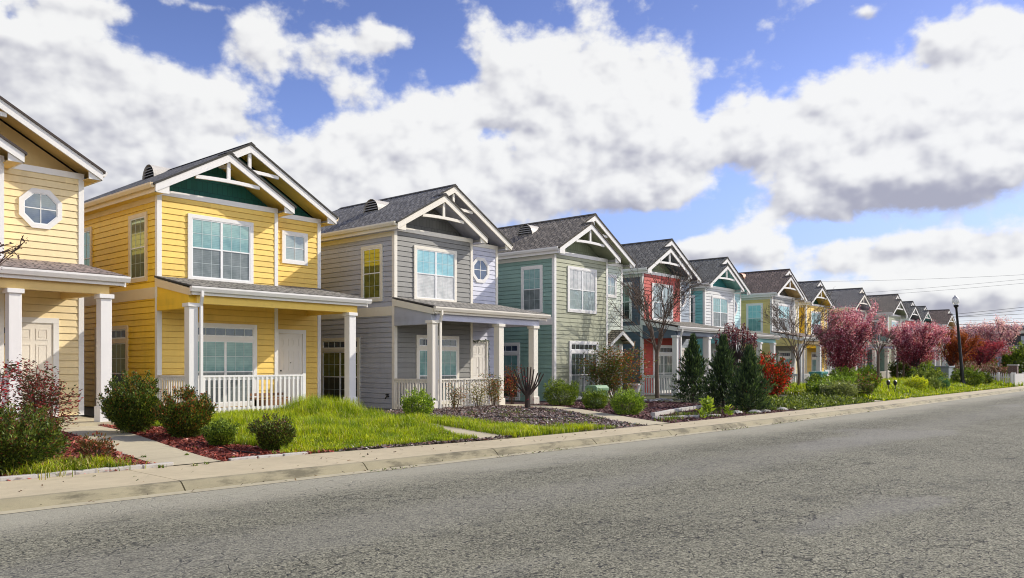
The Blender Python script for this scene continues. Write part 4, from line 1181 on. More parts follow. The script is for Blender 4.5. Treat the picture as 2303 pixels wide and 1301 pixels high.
# tall lawn in front of the bright yellow house
eRM, eP1, eP2 = edgex(RM), edgex(PATHS[1][0]), edgex(PATHS[1][1])
r = np.random.default_rng(21)
def lump(x, y): return .5 + .5 * np.sin(x * 2.1 + 1.3 * np.sin(y * 1.7)) * np.sin(y * 1.9 + 1.1 * np.sin(x * 1.3))
p = scatter(r, 95000, 7.9, 15, Yb, lambda x: 0 * x + 19.9, lambda x, y: (x > eRM(y) - .25 + .2 * np.sin(y * 3)) & (x < eP1(y) + .28 * np.clip((y - 12.5), 0, 1)) & (y > Yb(x) + .10 + .25 * np.clip((x - 9) / 3, 0, 1)))
d = p[:, 1] - Yb(p[:, 0]); lm = lump(p[:, 0], p[:, 1])
hts = (.08 + .11 * sm(d / 3.0)) * r.uniform(.45, 1.35, len(p)) * (.55 + .8 * lm)
far_ = sm((d - 4.5) / 2) * sm((p[:, 0] - 12.0) / 1.5); hts *= 1 + 1.0 * far_
blades('lawn_grass', p, hts, .012, r, GRASS, GW, 'stuff', label='tall unmown bright green grass in front of the bright yellow house')
# strip between that house's path and the bark bed
p = scatter(r, 26000, 12, 16.6, Yb, lambda x: 0 * x + 16.6, lambda x, y: (x > eP2(y) - .12) & (x < 16.0 - .28 * np.clip(y - 10.8, 0, 9) + .5 * np.sin(y * 2.3) * .5 + .9 * (y < 12)))
hts = (.07 + .10 * lump(p[:, 0] * 1.4, p[:, 1])) * r.uniform(.5, 1.5, len(p))
blades('lawn_grass', p, hts, .012, r, GRASS, GW, 'stuff', label='short bright grass between a narrow path and the bark bed')
# weeds and grass tufts in the beds (each bed's weeds is one object)
def tufts(name, spots, r, h, label, cols=GRASS, n=60, spread=.14, w=.012, wts=None):
    P = []; Hh = []
    for (x, y, s) in spots:
        k = int(n * s); q = r.normal(0, spread * s, (k, 2)); P.append(np.stack([x + q[:, 0], y + q[:, 1], gh(x + q[:, 0], y + q[:, 1])], 1)); Hh.append(h * s * r.uniform(.4, 1.2, k))
    return blades(name, np.concatenate(P), np.concatenate(Hh), w, r, cols, wts, 'stuff', label=label, lean=.8)
WEED = [(.14, .24, .015), (.24, .34, .03), (.08, .15, .012)]
tufts('grass_tufts', [(4.0 + .16 * i + .05 * math.sin(i * 3), 12.6 + .2 * math.sin(i * 2.1), .7 + .5 * abs(math.sin(i * 1.9))) for i in range(9)], r, .20, 'long grass tufts at the front of the left red mulch bed', n=150, spread=.13)
tufts('weeds', [(5.1, 12.35, .8), (5.3, 12.6, .6), (4.75, 12.32, .7), (5.75, 12.05, .4), (6.2, 11.9, .35), (6.45, 11.95, .3), (6.75, 13.2, .35), (6.1, 13.4, .4), (7.1, 12.3, .35), (7.3, 14.0, .3), (7.9, 12.35, .5), (7.75, 12.1, .4)], r, .16, 'small green weeds in the red mulch and along the path edge', WEED, 36, .06, .018)
ws = [(float(r.uniform(15.2, 19.5)), float(r.uniform(11, 17)), float(r.uniform(.35, .8))) for _ in range(60)]
tufts('weeds', [q for q in ws if q[0] < polyx(PATHS[2][0], q[1]) - .1], r, .11, 'scattered low green weeds on the bark bed', WEED, 40, .15, .016)
ws = [(float(r.uniform(19, 27.6)), float(r.uniform(10.9, 13.5)), float(r.uniform(.4, 1.0))) for _ in range(60)]
tufts('weeds', [q for q in ws if q[0] > polyx(PATHS[2][1], q[1]) + .2 and q[1] < 11.9 + .12 * (q[0] - 19)], r, .16, 'low green weeds along the dark mulch behind the sidewalk', WEED, 40, .16, .02)
# grass of the far gardens
for (xa, xb, n, lab) in ((36.3, 41, 11000, 'bright low grass between the two narrow garden paths'), (41.3, 64, 30000, 'bright grass mound along the far sidewalk')):
    p = scatter(r, n, xa, xb, Yb, lambda x: Yb(x) + 6.0, lambda x, y: ~((x > edgex(PATHS[3][0])(y) - .05) & (x < edgex(PATHS[3][1])(y) + .05)) & ~((x > edgex(PATHS[4][0])(y)) & (x < edgex(PATHS[4][1])(y))))
    lm = lump(p[:, 0] * .8, p[:, 1] * .8); dd_ = p[:, 1] - Yb(p[:, 0])
    blades('lawn_grass', p, (.10 + .22 * lm * sm(dd_ / 1.2)) * r.uniform(.5, 1.4, len(p)), .035, r, GRASS, GW, 'stuff', label=lab)
p = scatter(r, 7000, 64, 100, Yb, lambda x: Yb(x) + 4.0)
blades('lawn_grass', p, .28 * r.uniform(.5, 1.4, len(p)), .07, r, GRASS, GW, 'stuff', label='grass strip at the far end by the picket fence')
# low leafy ground cover right of the junipers
p = scatter(r, 12000, 27.3, 35.7, lambda x: Yb(x) + .03, lambda x: Yb(x) + 2.9, lambda x, y: (lump(x * 1.2, y * 1.4) > .22) & (x < edgex(PATHS[3][0])(y) - .15))
gz = p.copy(); gz[:, 2] += r.uniform(.0, .3, len(p)) * (.4 + .6 * lump(p[:, 0] * 1.5, p[:, 1] * 1.2)) * np.clip((p[:, 1] - Yb(p[:, 0])) / .6, .2, 1)
Lq = r.uniform(.06, .13, len(p))
tag(quads_mesh('ground_cover', leaves(r, gz, rand_unit(r, len(p)) + np.array((0, 0, .7)), Lq, Lq * .5), palette(r, len(p), [(.10, .15, .02), (.17, .22, .03), (.26, .32, .05), (.05, .08, .015)], None, .3), leaf_mat(.3)), kind='stuff', label='olive green ground cover right of the junipers')

# wood chips and litter
def chips(name, p, r, s, cols, wts, label):
    n = len(p); q = p.copy(); q[:, 2] += r.uniform(.004, .03, n)
    a = r.uniform(0, 2 * PI, n); ax = np.stack([np.cos(a), np.sin(a), r.normal(0, .35, n)], 1)
    L = s * r.uniform(.5, 1.6, n)
    sd = np.stack([-np.sin(a), np.cos(a), r.normal(0, .4, n)], 1)
    W_ = (L * r.uniform(.22, .5, n))[:, None]; L = L[:, None]
    Q = np.stack([q - ax * L / 2 - sd * W_ / 2, q + ax * L / 2 - sd * W_ / 2, q + ax * L / 2 + sd * W_ / 2, q - ax * L / 2 + sd * W_ / 2], 1)
    return tag(quads_mesh(name, Q, palette(r, n, cols, wts, .3), leaf_mat(.0, .8)), kind='stuff', label=label)
REDC = [(.34, .075, .045), (.22, .045, .03), (.48, .16, .11), (.10, .022, .016), (.52, .30, .24)]
eP0L, eP0R = edgex(PATHS[0][0]), edgex(PATHS[0][1])
p = scatter(r, 15000, 2.2, 7.4, Yb, lambda x: 0 * x + 18.5, lambda x, y: x < eP0L(y) - .01)
chips('mulch_chips', p, r, .055, REDC, [4, 3, 1.5, 2, .3], 'dark red wood chips left of the first path')
p = scatter(r, 11000, 6.7, 9.2, Yb, lambda x: 0 * x + 19.5, lambda x, y: (x > eP0R(y) + .01) & (x < eRM(y) + .5))
chips('mulch_chips', p, r, .055, REDC, [4, 3, 1.5, 2, .3], 'dark red wood chips right of the first path')
GC = [(.16, .11, .09), (.28, .21, .17), (.42, .36, .32), (.08, .055, .045), (.58, .54, .50), (.24, .11, .08)]
p = scatter(r, 24000, 14.5, 21, Yb, lambda x: 0 * x + 18.9, lambda x, y: (x < edgex(PATHS[2][0])(y) - .02) & (x > 15.2))
chips('bark_chips', p, r, .06, GC, [4, 4, 2.2, 3, .8, 2], 'grey brown bark chips around the pruned stump')
DC = [(.13, .05, .045), (.21, .085, .075), (.06, .025, .022), (.34, .22, .2)]
p = scatter(r, 17000, 18.3, 28, Yb, lambda x: 0 * x + 18.5, lambda x, y: (x > edgex(PATHS[2][1])(y) + .02))
chips('bark_chips', p, r, .06, DC, [4, 3, 3, 1], 'dark reddish bark chips in front of the sage house')
p = scatter(r, 900, 9, 13.2, lambda x: Yb(x) + 0, lambda x: Yb(x) + .28); chips('bark_chips', p, r, .07, GC, [3, 3, 1, 4, .3, 2], 'dark bark chips along the lawn edge')
x = r.uniform(1, 30, 300); y = Yc(x) + np.where(r.uniform(0, 1, 300) < .45, r.uniform(-.28, -.02, 300), r.uniform(.2, 1.3, 300)); p = np.stack([x, y, np.where(y < Yc(x), .012, .128)], 1)
chips('leaf_litter', p, r, .035, [(.10, .06, .03), (.05, .03, .02), (.2, .13, .06), (.08, .10, .03)], None, 'dry leaf bits on the sidewalk and in the gutter')
x = r.uniform(2, 30, 1500); y = Yc(x) - .30 + r.normal(0, .03, 1500); k = np.sin(x * 1.7) + np.sin(x * .6 + 1) > .5; p = np.stack([x, y, 0 * x + .012], 1)[k]
chips('leaf_litter', p, r, .03, [(.12, .18, .03), (.2, .24, .06), (.06, .05, .03)], None, 'tiny green weeds along the gutter edge')

# individual shrubs, nearest first
ORG = ([(.42, .13, .03), (.5, .2, .05), (.34, .06, .02)], .16)
shrub('big dark green shrub spilling in at the left edge, lowest and nearest of all', 3.95, 13.2, 1.55, .86, G_DARK, 26000, .042, None, ([(.20, .07, .03), (.15, .06, .02)], .14), seed=3)
shrub('small reddish shrub in red mulch beside the big dark left shrub', 5.40, 13.6, .55, .38, [(.10, .08, .02), (.16, .07, .025), (.22, .06, .03), (.05, .06, .015)], 900, .05, seed=4)
nandina('red tipped airy shrub in front of the cream house door', 5.15, 15.0, 1.05, 1.50, 5, [(.30, .03, .03), (.17, .03, .025), (.08, .07, .02), (.40, .10, .08), (.06, .08, .02)], [2, 2, 2, .8, 1.5], 3600, 12, .062)
nandina('bright red leaved shrub at the far left edge by the railing', 4.35, 15.0, .7, 1.45, 6, [(.5, .02, .04), (.3, .02, .03), (.07, .08, .02)], [2, 2, 2], 1300, 7, .065)
shrub('dark green shrub with orange tips beside the white porch column, left of a pair', 7.5, 16.9, 1.2, 1.05, G_DARK, 22000, .046, None, (ORG[0], .06), up=1.0, seed=7, lump=.42)
shrub('dark green shrub with orange tips, right and nearer of the pair by the path', 7.95, 15.6, 1.15, .84, G_DARK, 20000, .046, None, ORG, up=.9, seed=8, lump=.4)
shrub('small dark shrub in red mulch, left of two at the lawn edge', 7.85, 14.05, .66, .42, G_MID, 7000, .04, seed=9, up=.8)
shrub('small dark shrub in red mulch, right of two and nearest the sidewalk', 8.25, 12.95, .78, .54, G_DARK, 9500, .04, None, ([(.12, .05, .03)], .2), seed=10, up=.8, lump=.38)
shrub('bright green rounded shrub by the grey house railing', 14.75, 16.2, .88, .64, G_LIME, 3800, .055, seed=12, up=.5, lump=.32)
NG = [(.10, .13, .02), (.20, .22, .04), (.30, .10, .04), (.38, .17, .05), (.06, .08, .02)]
nandina('thin airy shrub in front of the grey house railing, leftmost of three', 17.5, 17.5, .55, .80, 13, NG, None, 420, 5, .07)
nandina('thin yellow green airy shrub in front of the grey house railing, middle of three', 19.25, 18.2, .60, .90, 14, [(.22, .24, .05), (.12, .15, .03), (.34, .22, .05)], None, 420, 5, .07)
nandina('orange tipped airy shrub by the grey house porch column, rightmost of three', 20.45, 18.6, .85, 1.15, 15, NG, None, 900, 7, .075)
nandina('orange red nandina behind the pruned stump', 22.2, 19.3, .85, 1.35, 16, [(.42, .11, .03), (.35, .05, .04), (.18, .16, .03)], None, 800, 7, .075)
shrub('large round green shrub right of the pruned stump', 22.6, 17.3, 1.25, .84, G_MID, 6500, .05, seed=17, up=.5, lump=.26)
shrub('round green shrub between two others, in front of the pale green bin', 21.9, 15.4, .85, .58, G_MID, 4200, .05, seed=18, lump=.26)
shrub('round yellow green shrub right of the curved path, nearest the street', 20.75, 13.4, 1.05, .66, G_LIME, 6000, .05, seed=19, lump=.28, wts=[3, 2, 1, 3])
nandina('big nandina with green and orange red leaves before the sage house', 27.6, 18.3, 2.75, 2.0, 20, [(.10, .14, .025), (.16, .20, .035), (.05, .08, .015), (.30, .13, .03)], [3, 3, 2, 1.6], 7500, 24, .095, redside=.6)
JU = 'pointed dark green junipers'
juniper('leftmost and farthest of the three pointed dark green junipers', 28.75, 15.5, 2.72, 1.85, 31, JU)
juniper('middle one of the three pointed dark green junipers', 26.5, 13.1, 2.58, 1.80, 32, JU)
juniper('rightmost and nearest of the three pointed dark green junipers', 25.55, 11.7, 2.15, 1.75, 33, JU)
# lollipop plum: many upright wands on a short dark trunk
def lollipop(label, x, y, h, w, trunk, seed):
    r = np.random.default_rng(seed)
    root = empty('pruned_plum_tree', (x, y, float(gh(x, y)) - .03)); tag(root, label, 'tree')
    st = MB(); st.tube([(0, 0, 0), (.04, 0, trunk * .6), (.02, 0, trunk)], [.13, .10, .12], 8, cap=False)
    P = []; A = []
    for i in range(85):
        a = r.uniform(0, 2 * PI); q = r.uniform(0, 1) ** .5; rr = q * w / 2
        tip = np.array((math.cos(a) * rr, math.sin(a) * rr, h * (1 - .22 * q * q) * r.uniform(.86, 1.0)))
        k = np.array((math.cos(a) * rr * .25, math.sin(a) * rr * .25, trunk)); mid = np.array((math.cos(a) * rr * .92, math.sin(a) * rr * .92, lerp(trunk, tip[2], .45)))
        st.tube([tuple(k), tuple(mid), tuple(tip)], [.024, .014, .006], 4, cap=False)
        m = 30; g = r.uniform(0, 1, (m, 1)) ** .6; P.append(mid * (1 - g) + tip * g + r.normal(0, .035, (m, 3))); A.append(rand_unit(r, m) + np.array((0, 0, .6)))
    P = np.concatenate(P); A = np.concatenate(A); n = len(P); L = .075 * r.uniform(.6, 1.3, n)
    quads_mesh('crown', leaves(r, P, A, L, L * .6), palette(r, n, [(.16, .025, .04), (.30, .06, .08), (.06, .012, .02), (.55, .36, .40)], [3, 2.5, 2.5, 1.6], .3), leaf_mat(.25), root)
    st.build('trunk', bark((.045, .03, .028)), root)
lollipop('pruned purple plum with a ball of upright wands behind the junipers', 33.0, 15.75, 3.5, 2.05, 1.75, 34)
shrub('large shrub with brilliant red young leaves right of the junipers', 34.7, 15.3, 2.7, 1.65, [(.46, .02, .012), (.52, .045, .015), (.03, .05, .01), (.06, .09, .015), (.18, .014, .012)], 9500, .10, [2.2, 1.6, 2.6, 2, 1.6], seed=35, lump=.3)
shrub('dark green shrub joined to the red leaved one, in front of the pale yellow house', 37.3, 16.3, 1.5, 1.7, G_DARK, 3600, .09, seed=36)
# middle distance
shrub('clipped green hedge block below the low slatted porch wall', 37.7, 13.9, 1.4, .78, G_MID, 4200, .07, seed=37, lump=.1, depth=1.0, squash=1)
shrub('lighter loose shrub at the left foot of the clipped hedge block', 36.2, 13.2, 1.1, .68, G_LIME, 2600, .08, seed=38, wts=[3, 2, 1, 3])
shrub('grey green spreading shrub beside the narrow path at the sidewalk', 35.6, 12.2, 1.5, .72, [(.16, .19, .06), (.24, .27, .10), (.08, .10, .03)], 3600, .08, seed=39)
shrub('small dark shrub in bright grass right of the narrow path', 37.7, 11.9, 1.0, .62, G_DARK, 2400, .07, None, ([(.2, .08, .07)], .2), seed=40)
shrub('bush with red roses near the far sidewalk', 40.2, 12.4, 1.05, .85, G_MID, 2200, .08, None, ([(.6, .02, .02), (.5, .04, .08)], .11), seed=41, cat='rose bush', name='rose_bush')
shrub('yellow green airy shrub under the largest pink plum tree', 46.5, 15.6, 1.7, .85, G_LIME, 3000, .10, [3, 3, 1, 2], seed=42)
shrub('low green shrub mass left of the largest pink plum trunk', 43.5, 15.0, 2.0, .5, G_LIME, 3000, .10, [4, 2, 1, 3], seed=43)
shrub('mounded yellow flowering shrub on the far grass mound', 47.2, 12.1, 1.1, .62, [(.42, .45, .02), (.55, .55, .03), (.20, .28, .03)], 2200, .08, seed=44, name='flowering_shrub', lump=.12)
shrub('grey green shrub right of the mounded yellow flowering one', 48.6, 11.7, 1.0, .7, [(.18, .22, .05), (.10, .14, .03)], 1500, .09, seed=45)
shrub('tiny blue green shrub left of the street lamp foot', 50.8, 11.7, .8, .6, [(.05, .12, .05), (.08, .16, .06)], 1300, .08, seed=46)
shrub('wide green shrub left of the lamp post', 54.4, 13.2, 2.0, .75, [(.12, .17, .03), (.20, .23, .04), (.07, .10, .02)], 2600, .12, seed=47)
shrub('darker shrub directly behind the lamp post', 57.5, 14.2, 1.8, 1.0, G_MID, 2600, .12, seed=48)
shrub('large dense green bush just right of the lamp post', 58.3, 11.9, 1.9, 1.05, G_MID, 5000, .09, seed=49, lump=.28)
shrub('small dark clipped shrub near the picket fence', 62.2, 11.7, 1.0, .8, G_DARK, 1500, .10, seed=50)
shrub('yellow green shrub by the stakes of the second pink plum', 56.5, 17.5, 1.7, 1.1, G_LIME, 2400, .13, [3, 3, 1, 1], seed=51)
shrub('spiky dark evergreen shrub right of the second pink plum trunk', 62.5, 17.0, 1.6, 1.5, G_DARK, 2200, .17, seed=52, lump=.4)
shrub('loose yellow green shrub in front of the farthest porch', 70, 17.4, 1.3, 1.9, G_LIME, 1800, .16, [2, 3, 2, 1], seed=53, lump=.4)
for i, (x, y, w, lab) in enumerate(((66.5, 13.7, 1.5, 'reddish shrub behind the dense green bush, left of three'), (70.5, 13.9, 2.2, 'reddish shrub with pale tips, middle of three by the pillar'), (69.5, 12.4, 1.7, 'dark red shrub beside the picket fence'))):
    shrub(lab, x, y, w, 1.2, [(.12, .05, .04), (.18, .08, .06), (.08, .09, .03), (.30, .20, .17)], 1800, .12, seed=54 + i, lump=.35)
for i, (x, y, w, d, h, lab) in enumerate(((84, 16.5, 7, 3, 2.7, 'dark green hedge under the red and pink trees at the far right'), (85, 13.0, 6, 3, 2.6, 'dark green hedge behind the brick pillar at the right edge'))):
    shrub(lab, x, y, w, h, G_MID, 6000, .22, seed=60 + i, name='hedge', cat='hedge', lump=.12, depth=d)
# leafy weeds that stand out
for i, (x, y, s, lab) in enumerate(((22.0, 11.4, .62, 'tall lime leafy weed at the sidewalk edge before the junipers'), (22.9, 11.2, .34, 'low lime leafy weed right of the tall one'), (21.3, 11.2, .3, 'low lime leafy weed left of the tall one'))):
    rr = np.random.default_rng(70 + i); root = empty('leafy_weed', (x, y, float(gh(x, y)))); tag(root, lab, 'weed')
    n = 46; P = np.stack([rr.normal(0, .05, n), rr.normal(0, .05, n), rr.uniform(0, s * .8, n)], 1); A = rand_unit(rr, n); A[:, 2] = np.abs(A[:, 2]) + .25
    quads_mesh('foliage', leaves(rr, P, A, s * .42 * rr.uniform(.6, 1.2, n), s * .15, .35), palette(rr, n, [(.28, .40, .03), (.36, .46, .05), (.16, .26, .02)]), leaf_mat(.35), root)

# trees
bare_tree('vase shaped bare tree with fine twigs in front of the red house', 30.9, 18.4, 5.75, 4.7, 2.1, .10, 81, limbs=8, subs=6, twigs=6, lets=2)
bare_tree('smaller bare tree with fine twigs between the red shrub and the largest plum', 39.2, 15.4, 4.5, 3.7, 1.5, .07, 82, pods=200, limbs=7)
bare_tree('small thin bare tree between the two rounded pink plum trees', 54.5, 16.2, 3.7, 2.6, 2.0, .10, 83, limbs=6, subs=4, twigs=5)
bare_tree('bare branches with dark seed pods reaching in at the left edge', 4.2, 15.8, 3.75, 2.5, 2.5, .06, 84, pods=320, limbs=5, subs=4, twigs=4, lets=1)
for i, (x, y, lab) in enumerate(((60.0, 16.6, 'slender young trunk left of two right of the second pink plum'), (61.6, 16.6, 'slender young trunk right of two before the far porch'))):
    bare_tree(lab, x, y, 3.4, 1.0, 2.3, .07, 85 + i, name='young_tree', limbs=4, subs=3, twigs=3)
PK = [[(.80, .38, .53), (.88, .60, .71), (.64, .22, .37), (.48, .09, .17)], [(.15, .025, .05), (.24, .05, .085), (.08, .015, .03), (.38, .07, .10)]]
PG = 'pink blossoming plum trees'
blossom_tree('largest and nearest pink blossoming plum with dark maroon leaves', 47.5, 16.0, 4.75, 5.0, .60, .15, 91, PK, None, 36000, .075, group=PG, limbs=6)
blossom_tree('round pink plum on a staked trunk, second of its kind, left of the lamp post', 60.5, 15.6, 3.95, 5.3, 1.0, .16, 92, PK, None, 28000, .085, group=PG, limbs=6, stakes=True)
PK2 = [[(.80, .52, .62), (.88, .68, .74), (.66, .36, .48)], [(.42, .18, .27), (.16, .04, .08), (.42, .18, .26)]]
blossom_tree('tall pale pink plum at the far right, behind the red one', 80.5, 15.0, 5.0, 6.6, 1.5, .2, 93, PK2, None, 18000, .10, group=PG, limbs=6)
OR = [[(.38, .10, .02), (.46, .15, .03), (.28, .06, .015)], [(.24, .05, .015), (.14, .03, .012), (.35, .09, .02)]]
blossom_tree('rusty orange leaved tree right behind the lamp post', 69.0, 15.2, 3.95, 4.4, 1.1, .15, 94, OR, None, 15000, .085, limbs=5, name='orange_tree')
RD = [[(.42, .05, .09), (.50, .09, .13), (.30, .03, .06)], [(.20, .02, .04), (.30, .04, .06), (.12, .015, .03)]]
blossom_tree('low crimson tree between the orange tree and the tall pale pink plum', 76.0, 14.6, 3.0, 4.8, .9, .14, 95, RD, None, 11000, .085, limbs=5, name='crimson_tree')
DR = [[(.50, .12, .16), (.60, .3, .35)], [(.22, .02, .03), (.14, .02, .03), (.33, .04, .05)]]
blossom_tree('dark red plum half hidden between the second pink plum and the orange tree', 70.5, 17.6, 4.0, 3.8, 1.2, .13, 96, DR, None, 9000, .09, limbs=5, name='red_plum_tree')

# pruned stump with cut limbs
def stump():
    r = np.random.default_rng(99); x, y = 20.05, 16.75
    root = empty('pruned_tree', (x, y, float(gh(x, y)) - .05)); tag(root, 'dark stump pruned to a fan of bare cut limbs in the bark bed', 'tree')
    b = MB(); b.tube([(0, 0, 0), (0, 0, .1), (.01, 0, .42), (.0, 0, .62)], [.13, .095, .085, .10], 10)
    rt = np.array((math.sin(TH), -math.cos(TH), 0))
    for i in range(11):
        s_ = (i / 10. - .5) * 2; a = r.normal(0, .18); o = rt * s_ * .46 + np.array((math.cos(TH), math.sin(TH), 0)) * r.normal(0, .2)
        tip = np.array((0, 0, .55)) + o * 1.15 + np.array((0, 0, .85 - .22 * abs(s_) + r.normal(0, .07)))
        k = o * .16 + np.array((0, 0, .5))
        b.tube([tuple(k), tuple(lerp(k, tip, .5) + o * .12), tuple(tip)], [.032, .024, .020], 7)
    b.build('trunk', bark((.05, .033, .025)), root, smooth=False)
    n = 40; P = np.stack([r.normal(0, .1, n), r.normal(0, .1, n), r.uniform(.1, 1.1, n)], 1)
    quads_mesh('red_shoots', leaves(r, P, rand_unit(r, n), .06, .03), palette(r, n, [(.5, .02, .06), (.35, .03, .05)]), leaf_mat(.2), root)
stump()
#@@PART4
# ------------------------------------------------------------------ street furniture and small things
def at(x, y, dz=0): return (x, y, float(gh(x, y)) + dz)
# street lamp, leaning slightly towards the road's near end
root = empty('street_lamp', at(57.4, 11.95, -.1)); tag(root, 'black street lamp with a white acorn globe, leaning left', 'street lamp')
root.rotation_euler = (0, -.088 * math.sin(TH), 0); root.rotation_euler = (-.088 * math.cos(TH), -.088 * math.sin(TH), 0)
m_blk = plain((.012, .012, .013), .35, .3)
b = MB(); b.lathe([(.17, 0), (.17, .25), (.14, .32), (.12, .5), (.105, .9), (.085, 3), (.065, 4.95), (.09, 5.0), (.07, 5.05)], 14); b.build('pole', m_blk, root, smooth=True)
b = MB(); b.lathe([(.07, 5.05), (.14, 5.12), (.15, 5.22), (.11, 5.24)], 14); b.build('globe_base', m_blk, root)
m, t = new_mat('lamp_glass'); t.b.inputs['Base Color'].default_value = (.9, .89, .85, 1); t.b.inputs['Roughness'].default_value = .25; t.b.inputs['Transmission Weight'].default_value = .15
b = MB(); b.lathe([(.12, 5.24), (.19, 5.34), (.215, 5.48), (.20, 5.62), (.14, 5.70), (.07, 5.76), (.0, 5.80)], 18); b.build('globe', m, root, smooth=True)
b = MB(); b.lathe([(.205, 5.60), (.15, 5.72), (.07, 5.78), (.03, 5.86), (.0, 5.88)], 14); b.build('globe_cap', plain((.55, .53, .5), .4), root, smooth=True)

# edging stones: left bed, lawn corner, two low rows in front of the junipers
m_stone = concrete_mat((.50, .47, .42), 'edging_stone', .3)
def stone_mesh(L, w, h):
    b = MB(); b.box(-L / 2, L / 2, -w / 2, w / 2, 0, h); o = b.build('edging_stone', m_stone, bevel=.012); return o
proto = stone_mesh(.46, .11, .085); first = True
def put_stone(x, y, rz, s, label, group):
    global first
    if first: o = proto; first = False
    else: o = proto.copy(); col.objects.link(o)
    o.location = (x, y, float(gh(x, y)) - .03); o.rotation_euler = (0, rnd.uniform(-.03, .03), rz + rnd.uniform(-.05, .05)); o.scale = s
    tag(o, label, 'edging stone', group)
for i in range(7):
    x = 2.95 + i * .47; put_stone(x, float(Yb(x)) + .06, -.05, (1, 1, 1), 'low concrete edging stone in the row before the left red mulch bed', 'edging stones of the left bed')
for i in range(3):
    x = 7.15 + i * .48; put_stone(x, float(Yb(x)) + .04, -.06, (1, 1, .8), 'low concrete edging stone at the corner of lawn and red mulch', 'edging stones at the lawn corner')
for i in range(15):
    f = i / 14; x, y = lerp(20.95, 26.3, f), lerp(12.55, 13.5, f) + .12 * math.sin(f * 3); put_stone(x, y, .18, (.78, 1.3, 1.7), 'pale wall block in the upper row holding dark mulch before the junipers', 'blocks of the upper low wall')
for i in range(6):
    f = i / 5; x, y = lerp(20.2, 22.4, f), lerp(12.0, 11.35, f); put_stone(x, y, -.3, (.8, 1.3, 1.1), 'pale wall block in the lower row near the sidewalk', 'blocks of the lower low wall')
# rocks
m_rock = bark((.30, .30, .31))
def rock(name, x, y, s, seed, label, group, m_=m_rock):
    r = np.random.default_rng(seed); b = MB(); n = 9
    rings = [(.9, 0), (1.0, .25), (.75, .5), (.3, .62)]
    off = r.uniform(.75, 1.2, (4, n)); V = []
    for k, (q, z) in enumerate(rings): V.append([(s * q * off[k, i] * math.cos(2 * PI * i / n), s * q * off[k, i] * math.sin(2 * PI * i / n), s * z * .9) for i in range(n)])
    for k in range(3):
        for i in range(n): j = (i + 1) % n; b.poly([V[k][i], V[k][j], V[k + 1][j], V[k + 1][i]])
    b.poly(V[3])
    o = b.build(name, m_, loc=(x, y, float(gh(x, y)) - .02)); tag(o, label, 'rock', group)
for i in range(22):
    rock('rock', 28.6 + rnd.uniform(-1.3, 1.5), 17.2 + rnd.uniform(-.5, .6), rnd.uniform(.07, .14), 200 + i, 'grey rock in the pile under the vase shaped bare tree', 'grey rocks under the bare tree')
for i, (x, y, s) in enumerate(((24.2, 11.5, .20), (24.9, 11.2, .22), (25.6, 11.15, .18), (27.1, 11.2, .2))):
    rock('stepping_stone', x, y, s, 240 + i, 'flat pale stone at the foot of the nearest juniper', 'pale stones by the sidewalk', m_stone)
# drip hoses
def hose(pts, label, rad=.014):
    P = []
    for (a, b_) in zip(pts[:-1], pts[1:]):
        for k in range(8): f = k / 8; x, y = lerp(a[0], b_[0], f), lerp(a[1], b_[1], f); P.append((x, y + .04 * math.sin(x * 5), float(gh(x, y)) + .03 + .012 * math.sin(x * 7)))
    b = MB(); b.tube(P, rad, 6); tag(b.build('drip_hose', m_blk, smooth=True), label, 'hose')
hose([(7.7, 14.7), (7.75, 13.7), (7.5, 13.0), (7.75, 12.4)], 'thin black drip hose on red mulch beside the two small shrubs')
hose([(15.6, 15.4), (16.6, 14.6), (17.6, 13.9), (18.9, 13.3)], 'thin black drip hose crossing the bark bed')
hose([(19.6, 16.6), (20.0, 16.2), (19.6, 15.2), (19.1, 14.0)], 'thin black drip hose curving around the pruned stump')
# pale green utility bin
root = empty('utility_cabinet', at(24.3, 17.0)); tag(root, 'pale green utility cabinet behind the middle round shrub', 'utility cabinet'); root.rotation_euler = (0, 0, -.1)
mg = plain((.20, .34, .18), .5)
b = MB(); b.box(-.31, .31, -.25, .25, 0, .50); b.build('body', mg, root, bevel=.02)
b = MB(); b.box(-.35, .35, -.29, .29, .50, .62); b.prism([(-.29, .62), (.29, .62), (.2, .70), (-.2, .70)], 'x', -.33, .33); b.build('lid', mg, root, bevel=.015)
b = MB(); b.box(-.12, .12, -.26, -.251, .2, .3); b.build('plate', plain((.5, .52, .45), .5), root)
# white pot behind the nandina
b = MB(); b.lathe([(.16, 0), (.2, .05), (.30, .45), (.33, .60), (.35, .62), (.35, .68), (.30, .68), (.28, .6)], 18); tag(b.build('plant_pot', plain((.62, .60, .56), .6), loc=at(28.6, 18.2), smooth=True), 'tall white plant pot half hidden by the big nandina', 'pot')
# leaning bare pole on the hood of the sage house
b = MB(); b.tube([(29.6, 18.9, 1.75), (30.5, 19.3, 2.72)], .02, 6); tag(b.build('flag_pole', plain((.25, .16, .08), .6)), 'thin wooden pole slanting before the sage house door', 'pole')
# bench and red-handled things on the yellow porch
Hy = HS[1]; zf = -.94 + 1.7 + FL
root = empty('porch_bench', (10.37 + 2.75, 21.93 - 1.15, zf + .005)); tag(root, 'brown wooden bench on the bright yellow house porch', 'bench')
mw = plain((.22, .10, .04), .6)
b = MB(); b.box(-.6, .6, -.2, .2, .36, .40); b.build('seat', mw, root)
b = MB()
for k in range(4): b.box(-.6, .6, .17, .20, .44 + k * .0 + k * .10, .52 + k * .10) if k < 1 else None
b.box(-.6, .6, -.2, -.17, .08, .34); b.build('apron', mw, root)
for xx in (-.56, .56):
    for yy in (-.17, .17):
        b = MB(); b.box(xx - .03, xx + .03, yy - .03, yy + .03, 0, .359); b.build('leg', mw, root)
